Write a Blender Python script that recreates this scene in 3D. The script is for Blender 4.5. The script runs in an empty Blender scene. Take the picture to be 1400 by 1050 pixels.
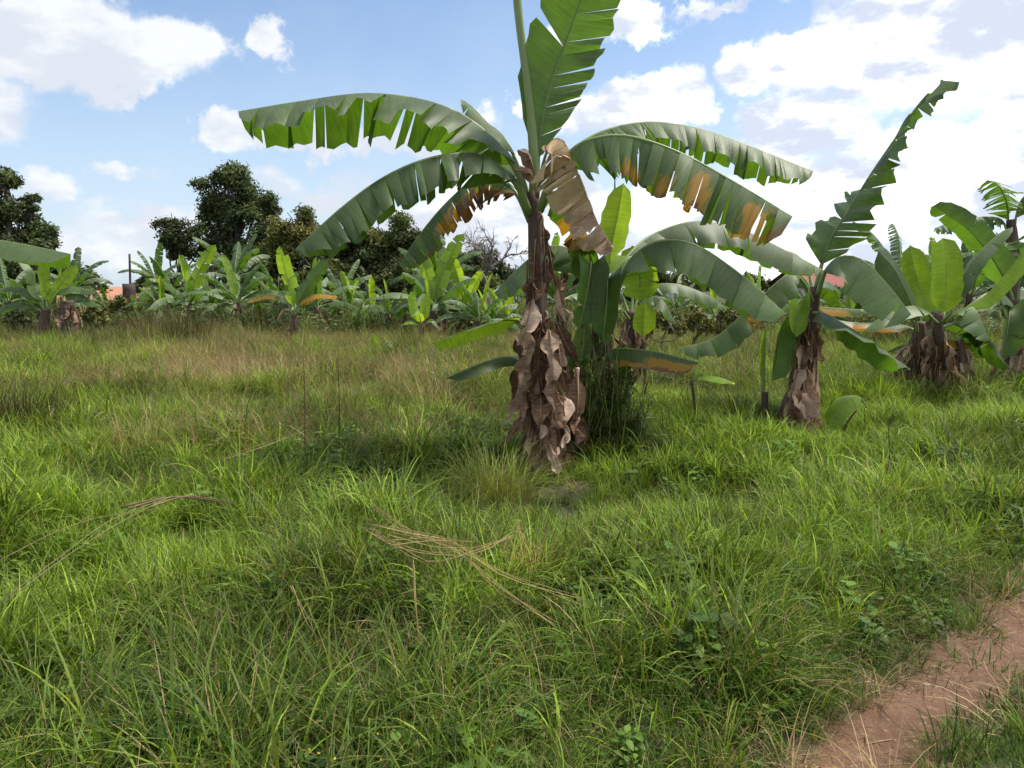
import bpy, math, random
import numpy as np
from mathutils import Vector

random.seed(7)
SC = bpy.context.scene
COL = SC.collection
R = math.radians

# ------------------------------------------------------------------ camera
CAM_H, PITCH, FPX = 1.6, R(7.3), 1019.0
cd = bpy.data.cameras.new('camera')
cd.sensor_width = 36.0
cd.lens = 36.0 * FPX / 1400.0
cd.clip_start, cd.clip_end = 0.05, 3000.0
cam = bpy.data.objects.new('camera', cd)
cam.location = (0, 0, CAM_H)
cam.rotation_euler = (R(90) - PITCH, 0, 0)
COL.objects.link(cam)
SC.camera = cam

# ------------------------------------------------------------------ light, exposure
SUN_EL, SUN_AZ = R(62), R(75)          # azimuth measured from the view direction to the right
SKY_STRENGTH = 0.10
EXPOSURE = 1.06
sd = bpy.data.lights.new('sun', 'SUN')
sd.energy, sd.angle, sd.color = 3.0, R(11), (1.0, 0.94, 0.84)
sun = bpy.data.objects.new('sun', sd)
COL.objects.link(sun)
sun.rotation_euler = Vector((-math.sin(SUN_AZ) * math.cos(SUN_EL), -math.cos(SUN_AZ) * math.cos(SUN_EL),
                             -math.sin(SUN_EL))).to_track_quat('-Z', 'Y').to_euler()
SC.view_settings.view_transform = 'Standard'
SC.view_settings.look = 'None'
SC.view_settings.exposure = EXPOSURE
SC.view_settings.gamma = 1.0
SC.view_settings.use_curve_mapping = False
SC.render.engine = 'CYCLES'
SC.cycles.max_bounces = 7
SC.cycles.diffuse_bounces = 4
SC.cycles.transmission_bounces = 4
SC.cycles.glossy_bounces = 2
SC.cycles.caustics_reflective = False
SC.cycles.caustics_refractive = False

CP, SP = math.cos(PITCH), math.sin(PITCH)

def ray(px, py):
    xc, yc = (px - 700) / FPX, (525 - py) / FPX
    return np.array([xc, CP + yc * SP, -SP + yc * CP])

def P(px, py, Y):
    d = ray(px, py)
    return np.array([0, 0, CAM_H]) + d * (Y / d[1])

def G(px, py, z=0.0):
    d = ray(px, py)
    return np.array([0, 0, CAM_H]) + d * ((z - CAM_H) / d[2])

def azel(px, py):
    d = ray(px, py)
    d = d / np.linalg.norm(d)
    return math.atan2(d[0], d[1]), math.asin(d[2])

# ------------------------------------------------------------------ node helper
class NT:
    def __init__(s, tree):
        s.t = tree; s.n = tree.nodes; s.l = tree.links
    def new(s, typ, **kw):
        n = s.n.new(typ)
        for k, v in kw.items(): setattr(n, k, v)
        return n
    def put(s, sock, v):
        if v is None: return
        if hasattr(v, 'is_linked') or isinstance(v, bpy.types.NodeSocket): s.l.new(v, sock)
        else: sock.default_value = v
    def math(s, op, a, b=None, c=None, clamp=False):
        n = s.n.new('ShaderNodeMath'); n.operation = op; n.use_clamp = clamp
        s.put(n.inputs[0], a); s.put(n.inputs[1], b); s.put(n.inputs[2], c)
        return n.outputs[0]
    def vmath(s, op, a, b=None, out=0):
        n = s.n.new('ShaderNodeVectorMath'); n.operation = op
        s.put(n.inputs[0], a); s.put(n.inputs[1], b)
        return n.outputs[out]
    def smooth(s, v, a, b):
        n = s.n.new('ShaderNodeMapRange'); n.interpolation_type = 'SMOOTHSTEP'
        s.put(n.inputs[0], v); n.inputs[1].default_value = a; n.inputs[2].default_value = b
        return n.outputs[0]
    def mix(s, f, a, b, blend='MIX'):
        n = s.n.new('ShaderNodeMix'); n.data_type = 'RGBA'; n.blend_type = blend
        s.put(n.inputs[0], f); s.put(n.inputs[6], a); s.put(n.inputs[7], b)
        return n.outputs[2]
    def noise(s, vec, scale, detail=3, rough=.55, out=0, dist=0.0):
        n = s.n.new('ShaderNodeTexNoise')
        if vec is not None: s.l.new(vec, n.inputs['Vector'])
        n.inputs['Scale'].default_value = scale; n.inputs['Detail'].default_value = detail
        n.inputs['Roughness'].default_value = rough; n.inputs['Distortion'].default_value = dist
        return n.outputs[out]

def c4(c): return (c[0], c[1], c[2], 1.0)

# ------------------------------------------------------------------ world: Nishita sky with cumulus clouds
W = bpy.data.worlds.new('World'); SC.world = W; W.use_nodes = True
t = NT(W.node_tree); t.n.clear()
sky = t.new('ShaderNodeTexSky', sky_type='NISHITA', sun_disc=False)
sky.sun_elevation, sky.sun_rotation = SUN_EL, SUN_AZ
sky.dust_density, sky.ozone_density, sky.air_density = 1.0, 1.0, 1.0
gen = t.new('ShaderNodeTexCoord').outputs['Generated']
dirn = t.vmath('NORMALIZE', gen)
sep = t.new('ShaderNodeSeparateXYZ'); t.l.new(dirn, sep.inputs[0])
az = t.math('ARCTAN2', sep.outputs[0], sep.outputs[1])
el = t.math('ARCSINE', sep.outputs[2])
# billow the coordinates so that the cloud edges are cauliflower shaped
nz = t.noise(dirn, 9.0, 9, .62, out=1)
nz2 = t.vmath('SUBTRACT', nz, (.5, .5, .5))
nsep = t.new('ShaderNodeSeparateXYZ'); t.l.new(nz2, nsep.inputs[0])
azw = t.math('MULTIPLY_ADD', nsep.outputs[0], .21, az)
elw = t.math('MULTIPLY_ADD', nsep.outputs[1], .16, el)
cmb = t.new('ShaderNodeCombineXYZ'); t.l.new(azw, cmb.inputs[0]); t.l.new(elw, cmb.inputs[1])
# name: px, py, rx, ry, weight
CLOUDS = [(70, 45, 120, 62, 1), (190, 62, 120, 52, 1), (175, 92, 70, 32, 1), (265, 60, 50, 42, 1), (10, 90, 40, 25, .8),
          (355, 48, 38, 24, .8), (85, 252, 52, 24, .8), (170, 218, 42, 16, .55), (20, 270, 60, 18, .5),
          (320, 190, 52, 34, .95), (420, 203, 130, 30, .95), (545, 205, 120, 28, .95), (640, 175, 60, 25, .6),
          (882, 20, 52, 34, 1), (975, 4, 50, 14, .7), (870, 145, 110, 42, 1), (945, 125, 52, 42, 1), (780, 155, 60, 30, 1),
          (705, 145, 22, 14, .7), (790, 40, 30, 30, .8),
          (1190, 65, 140, 72, 1), (1320, 40, 170, 90, 1), (1060, 90, 62, 34, 1), (1085, 50, 24, 26, .9),
          (1095, 175, 95, 55, 1), (1275, 205, 135, 55, 1), (1395, 108, 50, 30, 1), (1140, 275, 190, 62, 1),
          (1370, 240, 150, 75, 1), (960, 290, 190, 62, .9), (730, 275, 170, 55, .95), (640, 330, 140, 60, 1),
          (560, 300, 110, 40, .8), (780, 350, 150, 40, .9), (1030, 350, 160, 40, .9), (1250, 350, 200, 50, .95),
          (200, 300, 120, 30, .5), (120, 330, 120, 30, .55), (430, 270, 120, 30, .5), (1500, 150, 120, 120, 1),
          (-90, 120, 120, 60, .9), (1050, -90, 160, 60, .9), (500, -140, 140, 60, .9)]
field = None
for px, py, rx, ry, w in CLOUDS:
    a, e = azel(px, py)
    d = t.vmath('SUBTRACT', cmb.outputs[0], (a, e, 0))
    d = t.vmath('MULTIPLY', d, (FPX / rx, FPX / ry, 0))
    ln = t.vmath('LENGTH', d, out=1)
    v = t.math('MULTIPLY_ADD', ln, -w, w)
    field = v if field is None else t.math('SMOOTH_MAX', field, v, .18)
# clouds elsewhere in the sky, outside the placed ones
big = t.noise(dirn, 3.2, 8, .6)
ad = t.math('ABSOLUTE', az)
outa = t.smooth(ad, .62, .85)
oute = t.smooth(el, .46, .62)
outm = t.math('MAXIMUM', outa, oute)
gen_f = t.math('MULTIPLY', t.math('SUBTRACT', big, .40), t.math('MULTIPLY', outm, 3.0))
field = t.math('MAXIMUM', field, gen_f)
fine = t.noise(dirn, 26.0, 8, .62)
field = t.math('ADD', field, t.math('MULTIPLY', t.math('SUBTRACT', fine, .5), .34))
mask = t.smooth(field, .05, .46)
veil = t.smooth(t.noise(dirn, 4.0, 5, .6), .38, .75)
shade = t.noise(t.vmath('MULTIPLY', dirn, (1, 1, 2.2)), 7.0, 6, .6)
shade = t.smooth(shade, .43, .60)
right = t.math('MAXIMUM', t.smooth(az, -.25, .30), outm)
cl_lit = t.mix(right, (4.7, 4.85, 5.0, 1), (8.0, 8.0, 8.1, 1))
cl_shd = t.mix(right, (3.7, 3.95, 4.4, 1), (3.55, 3.85, 4.55, 1))
cloud = t.mix(shade, cl_shd, cl_lit)
skyc = t.mix(1.0, sky.outputs[0], (.72, .80, .86, 1), 'MULTIPLY')
hz = t.smooth(el, .40, -.02)
hazec = t.mix(right, (3.5, 4.1, 4.8, 1), (4.2, 4.6, 5.1, 1))
skyc = t.mix(t.math('MULTIPLY', hz, .72), skyc, hazec)
skyc = t.mix(t.math('MULTIPLY', veil, .18), skyc, hazec)
colr = t.mix(t.math('MULTIPLY', mask, .97), skyc, cloud)
below = t.smooth(el, -.02, -.06)
colr = t.mix(below, colr, (1.2, 1.4, 1.0, 1))
bg = t.new('ShaderNodeBackground'); t.l.new(colr, bg.inputs[0]); bg.inputs[1].default_value = SKY_STRENGTH
wo = t.new('ShaderNodeOutputWorld'); t.l.new(bg.outputs[0], wo.inputs[0])

# ------------------------------------------------------------------ noise in python
_rs = np.random.RandomState(11)
_tab = _rs.rand(64, 64)
def vnoise(x, y):
    x = np.asarray(x, float); y = np.asarray(y, float)
    xi, yi = np.floor(x).astype(int), np.floor(y).astype(int)
    fx, fy = x - xi, y - yi
    fx = fx * fx * (3 - 2 * fx); fy = fy * fy * (3 - 2 * fy)
    a = _tab[xi % 64, yi % 64]; b = _tab[(xi + 1) % 64, yi % 64]
    c = _tab[xi % 64, (yi + 1) % 64]; d = _tab[(xi + 1) % 64, (yi + 1) % 64]
    return (a * (1 - fx) + b * fx) * (1 - fy) + (c * (1 - fx) + d * fx) * fy
def fbm(x, y):
    return .55 * vnoise(x, y) + .3 * vnoise(2.1 * x + 9.3, 2.1 * y + 4.1) + .15 * vnoise(4.3 * x + 1.7, 4.3 * y + 7.7)

# path edges in plan, extended straight beyond the frame
PL = np.array([G(965, 1120)[:2], G(1062, 1050)[:2], G(1146, 982)[:2], G(1232, 905)[:2], G(1325, 832)[:2], G(1400, 786)[:2]])
PR = np.array([G(1190, 1120)[:2], G(1262, 1050)[:2], G(1315, 1003)[:2], G(1368, 960)[:2], G(1440, 915)[:2], G(1520, 870)[:2]])
def extend(a):
    d0 = a[0] - a[1]; d0 /= np.linalg.norm(d0); d1 = a[-1] - a[-2]; d1 /= np.linalg.norm(d1)
    return np.vstack([a[0] + d0 * 6, a[0] + d0 * 2, a, a[-1] + d1 * 3, a[-1] + d1 * 14])
PL, PR = extend(PL), extend(PR)
def resample(a, n):
    s = np.r_[0, np.cumsum(np.linalg.norm(np.diff(a, axis=0), axis=1))]
    q = np.linspace(0, s[-1], n)
    return np.stack([np.interp(q, s, a[:, k]) for k in range(a.shape[1])], 1)
PLd, PRd = resample(PL, 160), resample(PR, 160)
PC = (PLd + PRd) / 2
PWID = np.linalg.norm(PLd - PRd, axis=1) / 2
def path_u(x, y):
    """signed: 0 at the path's middle, 1 at its edge"""
    x = np.asarray(x, float).ravel(); y = np.asarray(y, float).ravel()
    out = np.empty(len(x)); sgn = np.empty(len(x))
    for i in range(0, len(x), 20000):
        dx = x[i:i + 20000, None] - PC[None, :, 0]; dy = y[i:i + 20000, None] - PC[None, :, 1]
        d2 = dx * dx + dy * dy
        k = d2.argmin(1)
        out[i:i + 20000] = np.sqrt(d2[np.arange(len(k)), k]) / PWID[k]
        sgn[i:i + 20000] = np.sign((x[i:i + 20000] - PC[k, 0]) * 1.0 - (y[i:i + 20000] - PC[k, 1]) * 0.6)
    return out, sgn
def gz(x, y):
    x = np.asarray(x, float); y = np.asarray(y, float); sh = x.shape
    z = (fbm(x * 1.1 + 5, y * 1.1 + 3) - .5) * .40 + (fbm(x * .25, y * .25) - .5) * .2
    u = path_u(x, y)[0].reshape(sh)
    k = np.clip((u - .9) / 1.3, 0, 1); k = k * k * (3 - 2 * k)
    z = z * k - .05 * (1 - k)
    far = np.clip((np.hypot(x, y) - 40) / 60, 0, 1)
    return z * (1 - far)

# ------------------------------------------------------------------ object helpers
def mesh_obj(name, verts, faces, mat, parent=None, uv=None, wear=None, smooth=True, shift=None):
    me = bpy.data.meshes.new(name)
    verts = np.asarray(verts, float)
    if shift is not None: verts = verts - np.asarray(shift)
    if isinstance(faces, np.ndarray):
        nf, k = faces.shape
        me.vertices.add(len(verts)); me.vertices.foreach_set('co', verts.astype(np.float32).ravel())
        me.loops.add(nf * k); me.loops.foreach_set('vertex_index', faces.astype(np.int32).ravel())
        me.polygons.add(nf); me.polygons.foreach_set('loop_start', np.arange(0, nf * k, k, dtype=np.int32))
        me.update(calc_edges=True)
    else:
        me.from_pydata([tuple(v) for v in verts], [], [tuple(f) for f in faces])
    n = len(me.polygons)
    me.polygons.foreach_set('use_smooth', np.full(n, smooth, dtype=bool))
    li = np.empty(len(me.loops), dtype=np.int32); me.loops.foreach_get('vertex_index', li)
    if uv is not None:
        ul = me.uv_layers.new(name='UVMap')
        ul.data.foreach_set('uv', np.asarray(uv, np.float32)[li].ravel())
    if wear is not None:
        at = me.attributes.new('wear', 'FLOAT_COLOR', 'POINT')
        w4 = np.ones((len(verts), 4), np.float32); w4[:, :3] = wear
        at.data.foreach_set('color', w4.ravel())
    if mat is not None: me.materials.append(mat)
    me.update()
    o = bpy.data.objects.new(name, me); COL.objects.link(o)
    if parent is not None: o.parent = parent
    return o

def tag(o, label=None, cat=None, group=None, kind=None):
    if label: o['label'] = label
    if cat: o['category'] = cat
    if group: o['group'] = group
    if kind: o['kind'] = kind
    return o

def thing(name, label, cat, loc, group=None):
    o = bpy.data.objects.new(name, None); COL.objects.link(o)
    o.empty_display_size = .2
    o.location = tuple(float(v) for v in loc)
    return tag(o, label, cat, group)

def gridf(nr, nc, off=0, flip=False):
    i = np.arange(nr - 1)[:, None] * nc + np.arange(nc - 1)[None, :] + off
    f = np.stack([i, i + 1, i + nc + 1, i + nc], -1).reshape(-1, 4)
    return f[:, ::-1] if flip else f

def catmull(pts, n):
    p = np.asarray(pts, float)
    if len(p) == 2: p = np.vstack([p[0], p.mean(0), p[1]])
    q = np.vstack([2 * p[0] - p[1], p, 2 * p[-1] - p[-2]])
    out = []
    for k in range(1, len(q) - 2):
        tt = np.linspace(0, 1, 24, endpoint=False)[:, None]
        a, b, c, d = q[k - 1], q[k], q[k + 1], q[k + 2]
        out.append(.5 * (2 * b + (c - a) * tt + (2 * a - 5 * b + 4 * c - d) * tt ** 2 + (3 * b - a - 3 * c + d) * tt ** 3))
    out.append(p[-1:])
    return resample(np.vstack(out), n)

def norm(v): return v / (np.linalg.norm(v, axis=-1, keepdims=True) + 1e-9)

def tube_geo(pts, rad, sides=8, rough=0.0, rng=None, cap=True):
    pts = np.asarray(pts, float); n = len(pts)
    rad = np.interp(np.linspace(0, 1, n), np.linspace(0, 1, len(rad)), rad)
    T = norm(np.gradient(pts, axis=0))
    ref = np.array([0, 1, 0.001]) if abs(T[0][1]) < .9 else np.array([1, 0, 0.001])
    V = []
    for k in range(n):
        a = ref - T[k] * ref.dot(T[k]); a /= np.linalg.norm(a) + 1e-9; ref = a
        b = np.cross(T[k], a)
        an = np.linspace(0, 2 * math.pi, sides, endpoint=False)
        r = rad[k] * (1 + (rough * (rng.rand(sides) - .5) if rough else 0))
        V.append(pts[k] + np.outer(np.cos(an) * r, a) + np.outer(np.sin(an) * r, b))
    V = np.vstack(V)
    F = []
    for k in range(n - 1):
        i = np.arange(sides); j = (i + 1) % sides
        F.append(np.stack([k * sides + i, k * sides + j, (k + 1) * sides + j, (k + 1) * sides + i], 1))
    F = np.vstack(F)
    if cap:
        for k0, rev in ((0, True), ((n - 1) * sides, False)):
            c = len(V); V = np.vstack([V, V[k0:k0 + sides].mean(0)])
            i = np.arange(sides); j = (i + 1) % sides
            q = np.stack([k0 + i, k0 + j, np.full(sides, c), np.full(sides, c)], 1)
            # degenerate quads avoided: use two-step fan with thin quads
            i2 = np.arange(0, sides, 2)
            q = np.stack([k0 + i2, k0 + (i2 + 1) % sides, k0 + (i2 + 2) % sides, np.full(len(i2), c)], 1)
            F = np.vstack([F, q[:, ::-1] if rev else q])
    return V, F

# ------------------------------------------------------------------ materials
def leaf_shader(t, base, bump, trans=.35, rough=.45, transcol=None, spec=.5):
    pr = t.new('ShaderNodeBsdfPrincipled')
    t.put(pr.inputs['Base Color'], base); pr.inputs['Roughness'].default_value = rough
    pr.inputs['Specular IOR Level'].default_value = spec
    if bump is not None: t.l.new(bump, pr.inputs['Normal'])
    tr = t.new('ShaderNodeBsdfTranslucent'); t.put(tr.inputs[0], transcol if transcol is not None else base)
    mx = t.new('ShaderNodeMixShader'); t.put(mx.inputs[0], trans)
    t.l.new(pr.outputs[0], mx.inputs[1]); t.l.new(tr.outputs[0], mx.inputs[2])
    return mx.outputs[0]

def new_mat(name):
    m = bpy.data.materials.new(name); m.use_nodes = True
    t = NT(m.node_tree); t.n.clear()
    out = t.new('ShaderNodeOutputMaterial')
    return m, t, out

def make_leaf_mat(name, top, under, tcol, trans=.4, spec=.36, rough=.48):
    m, t, out = new_mat(name)
    at = t.new('ShaderNodeAttribute', attribute_name='wear', attribute_type='GEOMETRY')
    sp = t.new('ShaderNodeSeparateColor'); t.l.new(at.outputs['Color'], sp.inputs[0])
    uv = t.new('ShaderNodeUVMap').outputs[0]
    su = t.new('ShaderNodeSeparateXYZ'); t.l.new(uv, su.inputs[0])
    geo = t.new('ShaderNodeNewGeometry')
    oc = t.new('ShaderNodeTexCoord').outputs['Object']
    vein = t.math('SINE', t.math('MULTIPLY', su.outputs[1], 2 * math.pi / .021))
    vein2 = t.math('SINE', t.math('MULTIPLY', su.outputs[1], 2 * math.pi / .0066))
    n1 = t.noise(oc, 5.0, 4, .6)
    nst = t.noise(t.vmath('MULTIPLY', uv, (1.2, 42.0, 1)), 1.0, 3, .6)
    col = t.mix(geo.outputs['Backfacing'], c4(top), c4(under))
    tone = t.math('MULTIPLY_ADD', sp.outputs[2], .55, .72)
    tone = t.math('MULTIPLY', tone, t.math('MULTIPLY_ADD', n1, .9, .55))
    tone = t.math('MULTIPLY', tone, t.math('MULTIPLY_ADD', nst, .9, .55))
    tone = t.math('MULTIPLY', tone, t.math('MULTIPLY_ADD', vein, .05, 1.0))
    cc = t.new('ShaderNodeCombineColor')
    for k in range(3): t.l.new(tone, cc.inputs[k])
    col = t.mix(1.0, col, cc.outputs[0], 'MULTIPLY')
    tcl = t.mix(1.0, c4(tcol), cc.outputs[0], 'MULTIPLY')
    mid = t.smooth(t.math('ABSOLUTE', t.math('SUBTRACT', su.outputs[0], 3.0)), .030, .012)
    col = t.mix(t.math('MULTIPLY', mid, .8), col, (.24, .29, .12, 1))
    n2 = t.noise(t.vmath('MULTIPLY', uv, (2.2, 26.0, 1)), 1.0, 6, .7)
    dy = t.math('MULTIPLY', t.math('SUBTRACT', n2, .5), 1.5)
    ym = t.smooth(t.math('ADD', sp.outputs[0], dy), .42, .68)
    col = t.mix(ym, col, (.36, .20, .025, 1)); tcl = t.mix(ym, tcl, (.50, .27, .02, 1))
    bm = t.smooth(t.math('ADD', sp.outputs[1], dy), .42, .58)
    brown = t.mix(nst, (.10, .045, .018, 1), (.27, .15, .075, 1))
    col = t.mix(bm, col, brown); tcl = t.mix(bm, tcl, (.20, .07, .015, 1))
    h = t.math('ADD', t.math('MULTIPLY', vein, .22), t.math('MULTIPLY', vein2, .06))
    h = t.math('ADD', h, t.math('MULTIPLY', nst, 2.0))
    bp = t.new('ShaderNodeBump'); bp.inputs['Strength'].default_value = .35; bp.inputs['Distance'].default_value = .0018
    t.l.new(h, bp.inputs['Height'])
    t.l.new(leaf_shader(t, col, bp.outputs[0], trans, rough, tcl, spec), out.inputs[0])
    return m

M = {}
M['leaf'] = make_leaf_mat('banana_leaf', (.080, .120, .044), (.080, .138, .034), (.13, .26, .012), .36)
M['far'] = make_leaf_mat('banana_leaf_far', (.088, .138, .048), (.085, .150, .036), (.13, .26, .015), .34)
M['young'] = make_leaf_mat('banana_leaf_young', (.18, .30, .03), (.19, .31, .045), (.42, .60, .02), .50)

def make_dry_mat():
    m, t, out = new_mat('dry_leaf')
    at = t.new('ShaderNodeAttribute', attribute_name='wear', attribute_type='GEOMETRY')
    sp = t.new('ShaderNodeSeparateColor'); t.l.new(at.outputs['Color'], sp.inputs[0])
    uv = t.new('ShaderNodeUVMap').outputs[0]
    oc = t.new('ShaderNodeTexCoord').outputs['Object']
    n1 = t.noise(oc, 7.0, 5, .65)
    nst = t.noise(t.vmath('MULTIPLY', uv, (3.0, 55.0, 1)), 1.0, 4, .65)
    v = t.math('ADD', t.math('MULTIPLY', n1, .6), t.math('MULTIPLY', nst, .5))
    v = t.math('ADD', v, t.math('MULTIPLY_ADD', sp.outputs[2], .5, -.3))
    cr = t.new('ShaderNodeValToRGB'); t.l.new(v, cr.inputs[0])
    e = cr.color_ramp.elements
    e[0].position, e[0].color = .18, (.055, .030, .018, 1)
    e[1].position, e[1].color = .84, (.60, .45, .34, 1)
    k = e.new(.40); k.color = (.17, .095, .055, 1)
    k = e.new(.60); k.color = (.38, .26, .18, 1)
    col = t.mix(sp.outputs[0], cr.outputs[0], (.42, .33, .10, 1))
    bp = t.new('ShaderNodeBump'); bp.inputs['Strength'].default_value = .8; bp.inputs['Distance'].default_value = .006
    t.l.new(nst, bp.inputs['Height'])
    t.l.new(leaf_shader(t, col, bp.outputs[0], .26, .75, None, .2), out.inputs[0])
    return m
M['dry'] = make_dry_mat()

def make_rib_mat(name, c1, c2):
    m, t, out = new_mat(name)
    oc = t.new('ShaderNodeTexCoord').outputs['Object']
    n = t.noise(oc, 9.0, 3)
    pr = t.new('ShaderNodeBsdfPrincipled'); t.l.new(t.mix(n, c4(c1), c4(c2)), pr.inputs['Base Color'])
    pr.inputs['Roughness'].default_value = .45
    t.l.new(pr.outputs[0], out.inputs[0]); return m
M['rib'] = make_rib_mat('leaf_midrib', (.13, .19, .05), (.22, .28, .09))
M['rib_dry'] = make_rib_mat('dry_midrib', (.16, .09, .05), (.34, .24, .13))

def make_stem_mat(name, cols, streak=1.0):
    m, t, out = new_mat(name)
    oc = t.new('ShaderNodeTexCoord').outputs['Object']
    a = t.noise(t.vmath('MULTIPLY', oc, (22, 22, 1.6)), 1.0, 5, .65)
    b = t.noise(oc, 3.0, 4, .6)
    c = t.noise(t.vmath('MULTIPLY', oc, (6, 6, 14)), 1.0, 4, .6)
    v = t.math('ADD', t.math('MULTIPLY', a, .6), t.math('MULTIPLY', b, .4))
    cr = t.new('ShaderNodeValToRGB'); t.l.new(v, cr.inputs[0])
    e = cr.color_ramp.elements
    e[0].position, e[0].color = .30, c4(cols[0]); e[1].position, e[1].color = .72, c4(cols[-1])
    for q, cc in enumerate(cols[1:-1]):
        k = e.new(.30 + .42 * (q + 1) / (len(cols) - 1)); k.color = c4(cc)
    col = t.mix(t.smooth(c, .55, .72), cr.outputs[0], c4([x * .55 for x in cols[0]]))
    bp = t.new('ShaderNodeBump'); bp.inputs['Strength'].default_value = .9; bp.inputs['Distance'].default_value = .012
    t.l.new(a, bp.inputs['Height'])
    pr = t.new('ShaderNodeBsdfPrincipled'); t.l.new(col, pr.inputs['Base Color']); t.l.new(bp.outputs[0], pr.inputs['Normal'])
    pr.inputs['Roughness'].default_value = .7
    t.l.new(pr.outputs[0], out.inputs[0]); return m
M['stem'] = make_stem_mat('pseudostem', [(.022, .014, .010), (.055, .031, .021), (.105, .062, .037), (.095, .098, .042)])
M['bark'] = make_stem_mat('bark', [(.03, .022, .017), (.07, .052, .04), (.11, .085, .065)])
M['deadwood'] = make_stem_mat('dead_wood', [(.10, .085, .075), (.20, .17, .15), (.26, .22, .19)])

def make_blade_mat(name, trans=.35, vary=.5):
    """plants whose blade colours come with the mesh attribute; patches vary over the field"""
    m, t, out = new_mat(name)
    at = t.new('ShaderNodeAttribute', attribute_name='wear', attribute_type='GEOMETRY')
    geo = t.new('ShaderNodeNewGeometry')
    oi = t.new('ShaderNodeObjectInfo')
    big = t.noise(t.vmath('MULTIPLY', geo.outputs['Position'], (1, 1, 0)), .55, 4, .6)
    v = t.math('ADD', t.math('MULTIPLY', t.smooth(big, .32, .68), .62), t.math('MULTIPLY_ADD', oi.outputs['Random'], vary, .72 - vary / 2))
    cc = t.new('ShaderNodeCombineColor')
    t.l.new(t.math('MULTIPLY', v, 1.0), cc.inputs[0]); t.l.new(v, cc.inputs[1]); t.l.new(t.math('MULTIPLY', v, .9), cc.inputs[2])
    col = t.mix(1.0, at.outputs['Color'], cc.outputs[0], 'MULTIPLY')
    t.l.new(leaf_shader(t, col, None, trans, .5, t.mix(1.0, col, (1.3, 1.25, .6, 1), 'MULTIPLY'), .14), out.inputs[0])
    return m
M['grass'] = make_blade_mat('grass_blades', .30, .8)
M['crown'] = make_blade_mat('tree_foliage', .22, .25)

# ------------------------------------------------------------------ ground and path
def axis(lo, hi, fine_lo, fine_hi, step, n):
    mid = np.arange(fine_lo, fine_hi + 1e-6, step)
    q = np.linspace(0, 1, n)[1:] ** 2.4
    return np.r_[(fine_lo + (lo - fine_lo) * q)[::-1], mid, fine_hi + (hi - fine_hi) * q]
gx = axis(-900, 900, -9, 9, .16, 26); gy = axis(-60, 1600, -1, 16, .16, 30)
X, Y_ = np.meshgrid(gx, gy)
Z = gz(X, Y_)
m, t, out = new_mat('ground_soil')
pos = t.new('ShaderNodeNewGeometry').outputs['Position']
n1 = t.noise(pos, 1.3, 6, .65); n2 = t.noise(pos, 14.0, 5, .7); n3 = t.noise(pos, .35, 3)
c = t.mix(t.smooth(n1, .35, .65), (.050, .042, .020, 1), (.075, .052, .030, 1))
c = t.mix(t.smooth(n2, .45, .7), c, (.090, .085, .034, 1))
c = t.mix(t.smooth(n3, .4, .65), c, (.045, .070, .020, 1))
pr = t.new('ShaderNodeBsdfPrincipled'); t.l.new(c, pr.inputs['Base Color']); pr.inputs['Roughness'].default_value = .95
bp = t.new('ShaderNodeBump'); bp.inputs['Strength'].default_value = .8; bp.inputs['Distance'].default_value = .05
t.l.new(n2, bp.inputs['Height']); t.l.new(bp.outputs[0], pr.inputs['Normal'])
t.l.new(pr.outputs[0], out.inputs[0])
tag(mesh_obj('ground', np.stack([X, Y_, Z], -1).reshape(-1, 3), gridf(len(gy), len(gx)), m), 'grassy field floor', None, None, 'structure')

nu = 34
pv = []
for k in range(160):
    for j in range(nu):
        f = j / (nu - 1)
        w = 1.0 + .22 * (fbm(k * .35, 3.0 if f < .5 else 40.0) - .5) * (abs(f - .5) * 2)
        q = PC[k] + (PLd[k] * (1 - f) + PRd[k] * f - PC[k]) * w * 1.5
        pv.append(q)
pv = np.array(pv)
pz = gz(pv[:, 0], pv[:, 1])
fu = np.abs(np.tile(np.linspace(-1, 1, nu), 160))
pz = pz + .022 + (fbm(pv[:, 0] * 5, pv[:, 1] * 5) - .5) * .035 * (1 - fu ** 6) - .012 * np.clip((fu - .6) / .35, 0, 1) - .05 * np.clip((fu - .93) / .07, 0, 1)
m, t, out = new_mat('red_dirt')
pos = t.new('ShaderNodeNewGeometry').outputs['Position']
n1 = t.noise(pos, 2.2, 6, .65); n2 = t.noise(pos, 30.0, 6, .7); n3 = t.noise(pos, 110.0, 4, .7)
wa = t.new('ShaderNodeAttribute', attribute_name='wear', attribute_type='GEOMETRY')
wsp = t.new('ShaderNodeSeparateColor'); t.l.new(wa.outputs['Color'], wsp.inputs[0])
n4 = t.noise(pos, 5.0, 6, .7)
c = t.mix(t.smooth(n1, .3, .7), (.120, .060, .030, 1), (.190, .100, .054, 1))
c = t.mix(t.smooth(n2, .52, .72), c, (.255, .160, .095, 1))
c = t.mix(t.smooth(n3, .62, .74), c, (.10, .06, .035, 1))
eg = t.smooth(t.math('ADD', wsp.outputs[0], t.math('MULTIPLY', t.math('SUBTRACT', n4, .5), 1.1)), .45, .85)
c = t.mix(eg, c, t.mix(n2, (.07, .055, .026, 1), (.19, .145, .075, 1)))
pr = t.new('ShaderNodeBsdfPrincipled'); t.l.new(c, pr.inputs['Base Color']); pr.inputs['Roughness'].default_value = .92
bp = t.new('ShaderNodeBump'); bp.inputs['Strength'].default_value = .9; bp.inputs['Distance'].default_value = .02
t.l.new(t.math('ADD', n2, t.math('MULTIPLY', n3, .4)), bp.inputs['Height']); t.l.new(bp.outputs[0], pr.inputs['Normal'])
t.l.new(pr.outputs[0], out.inputs[0])
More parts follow.
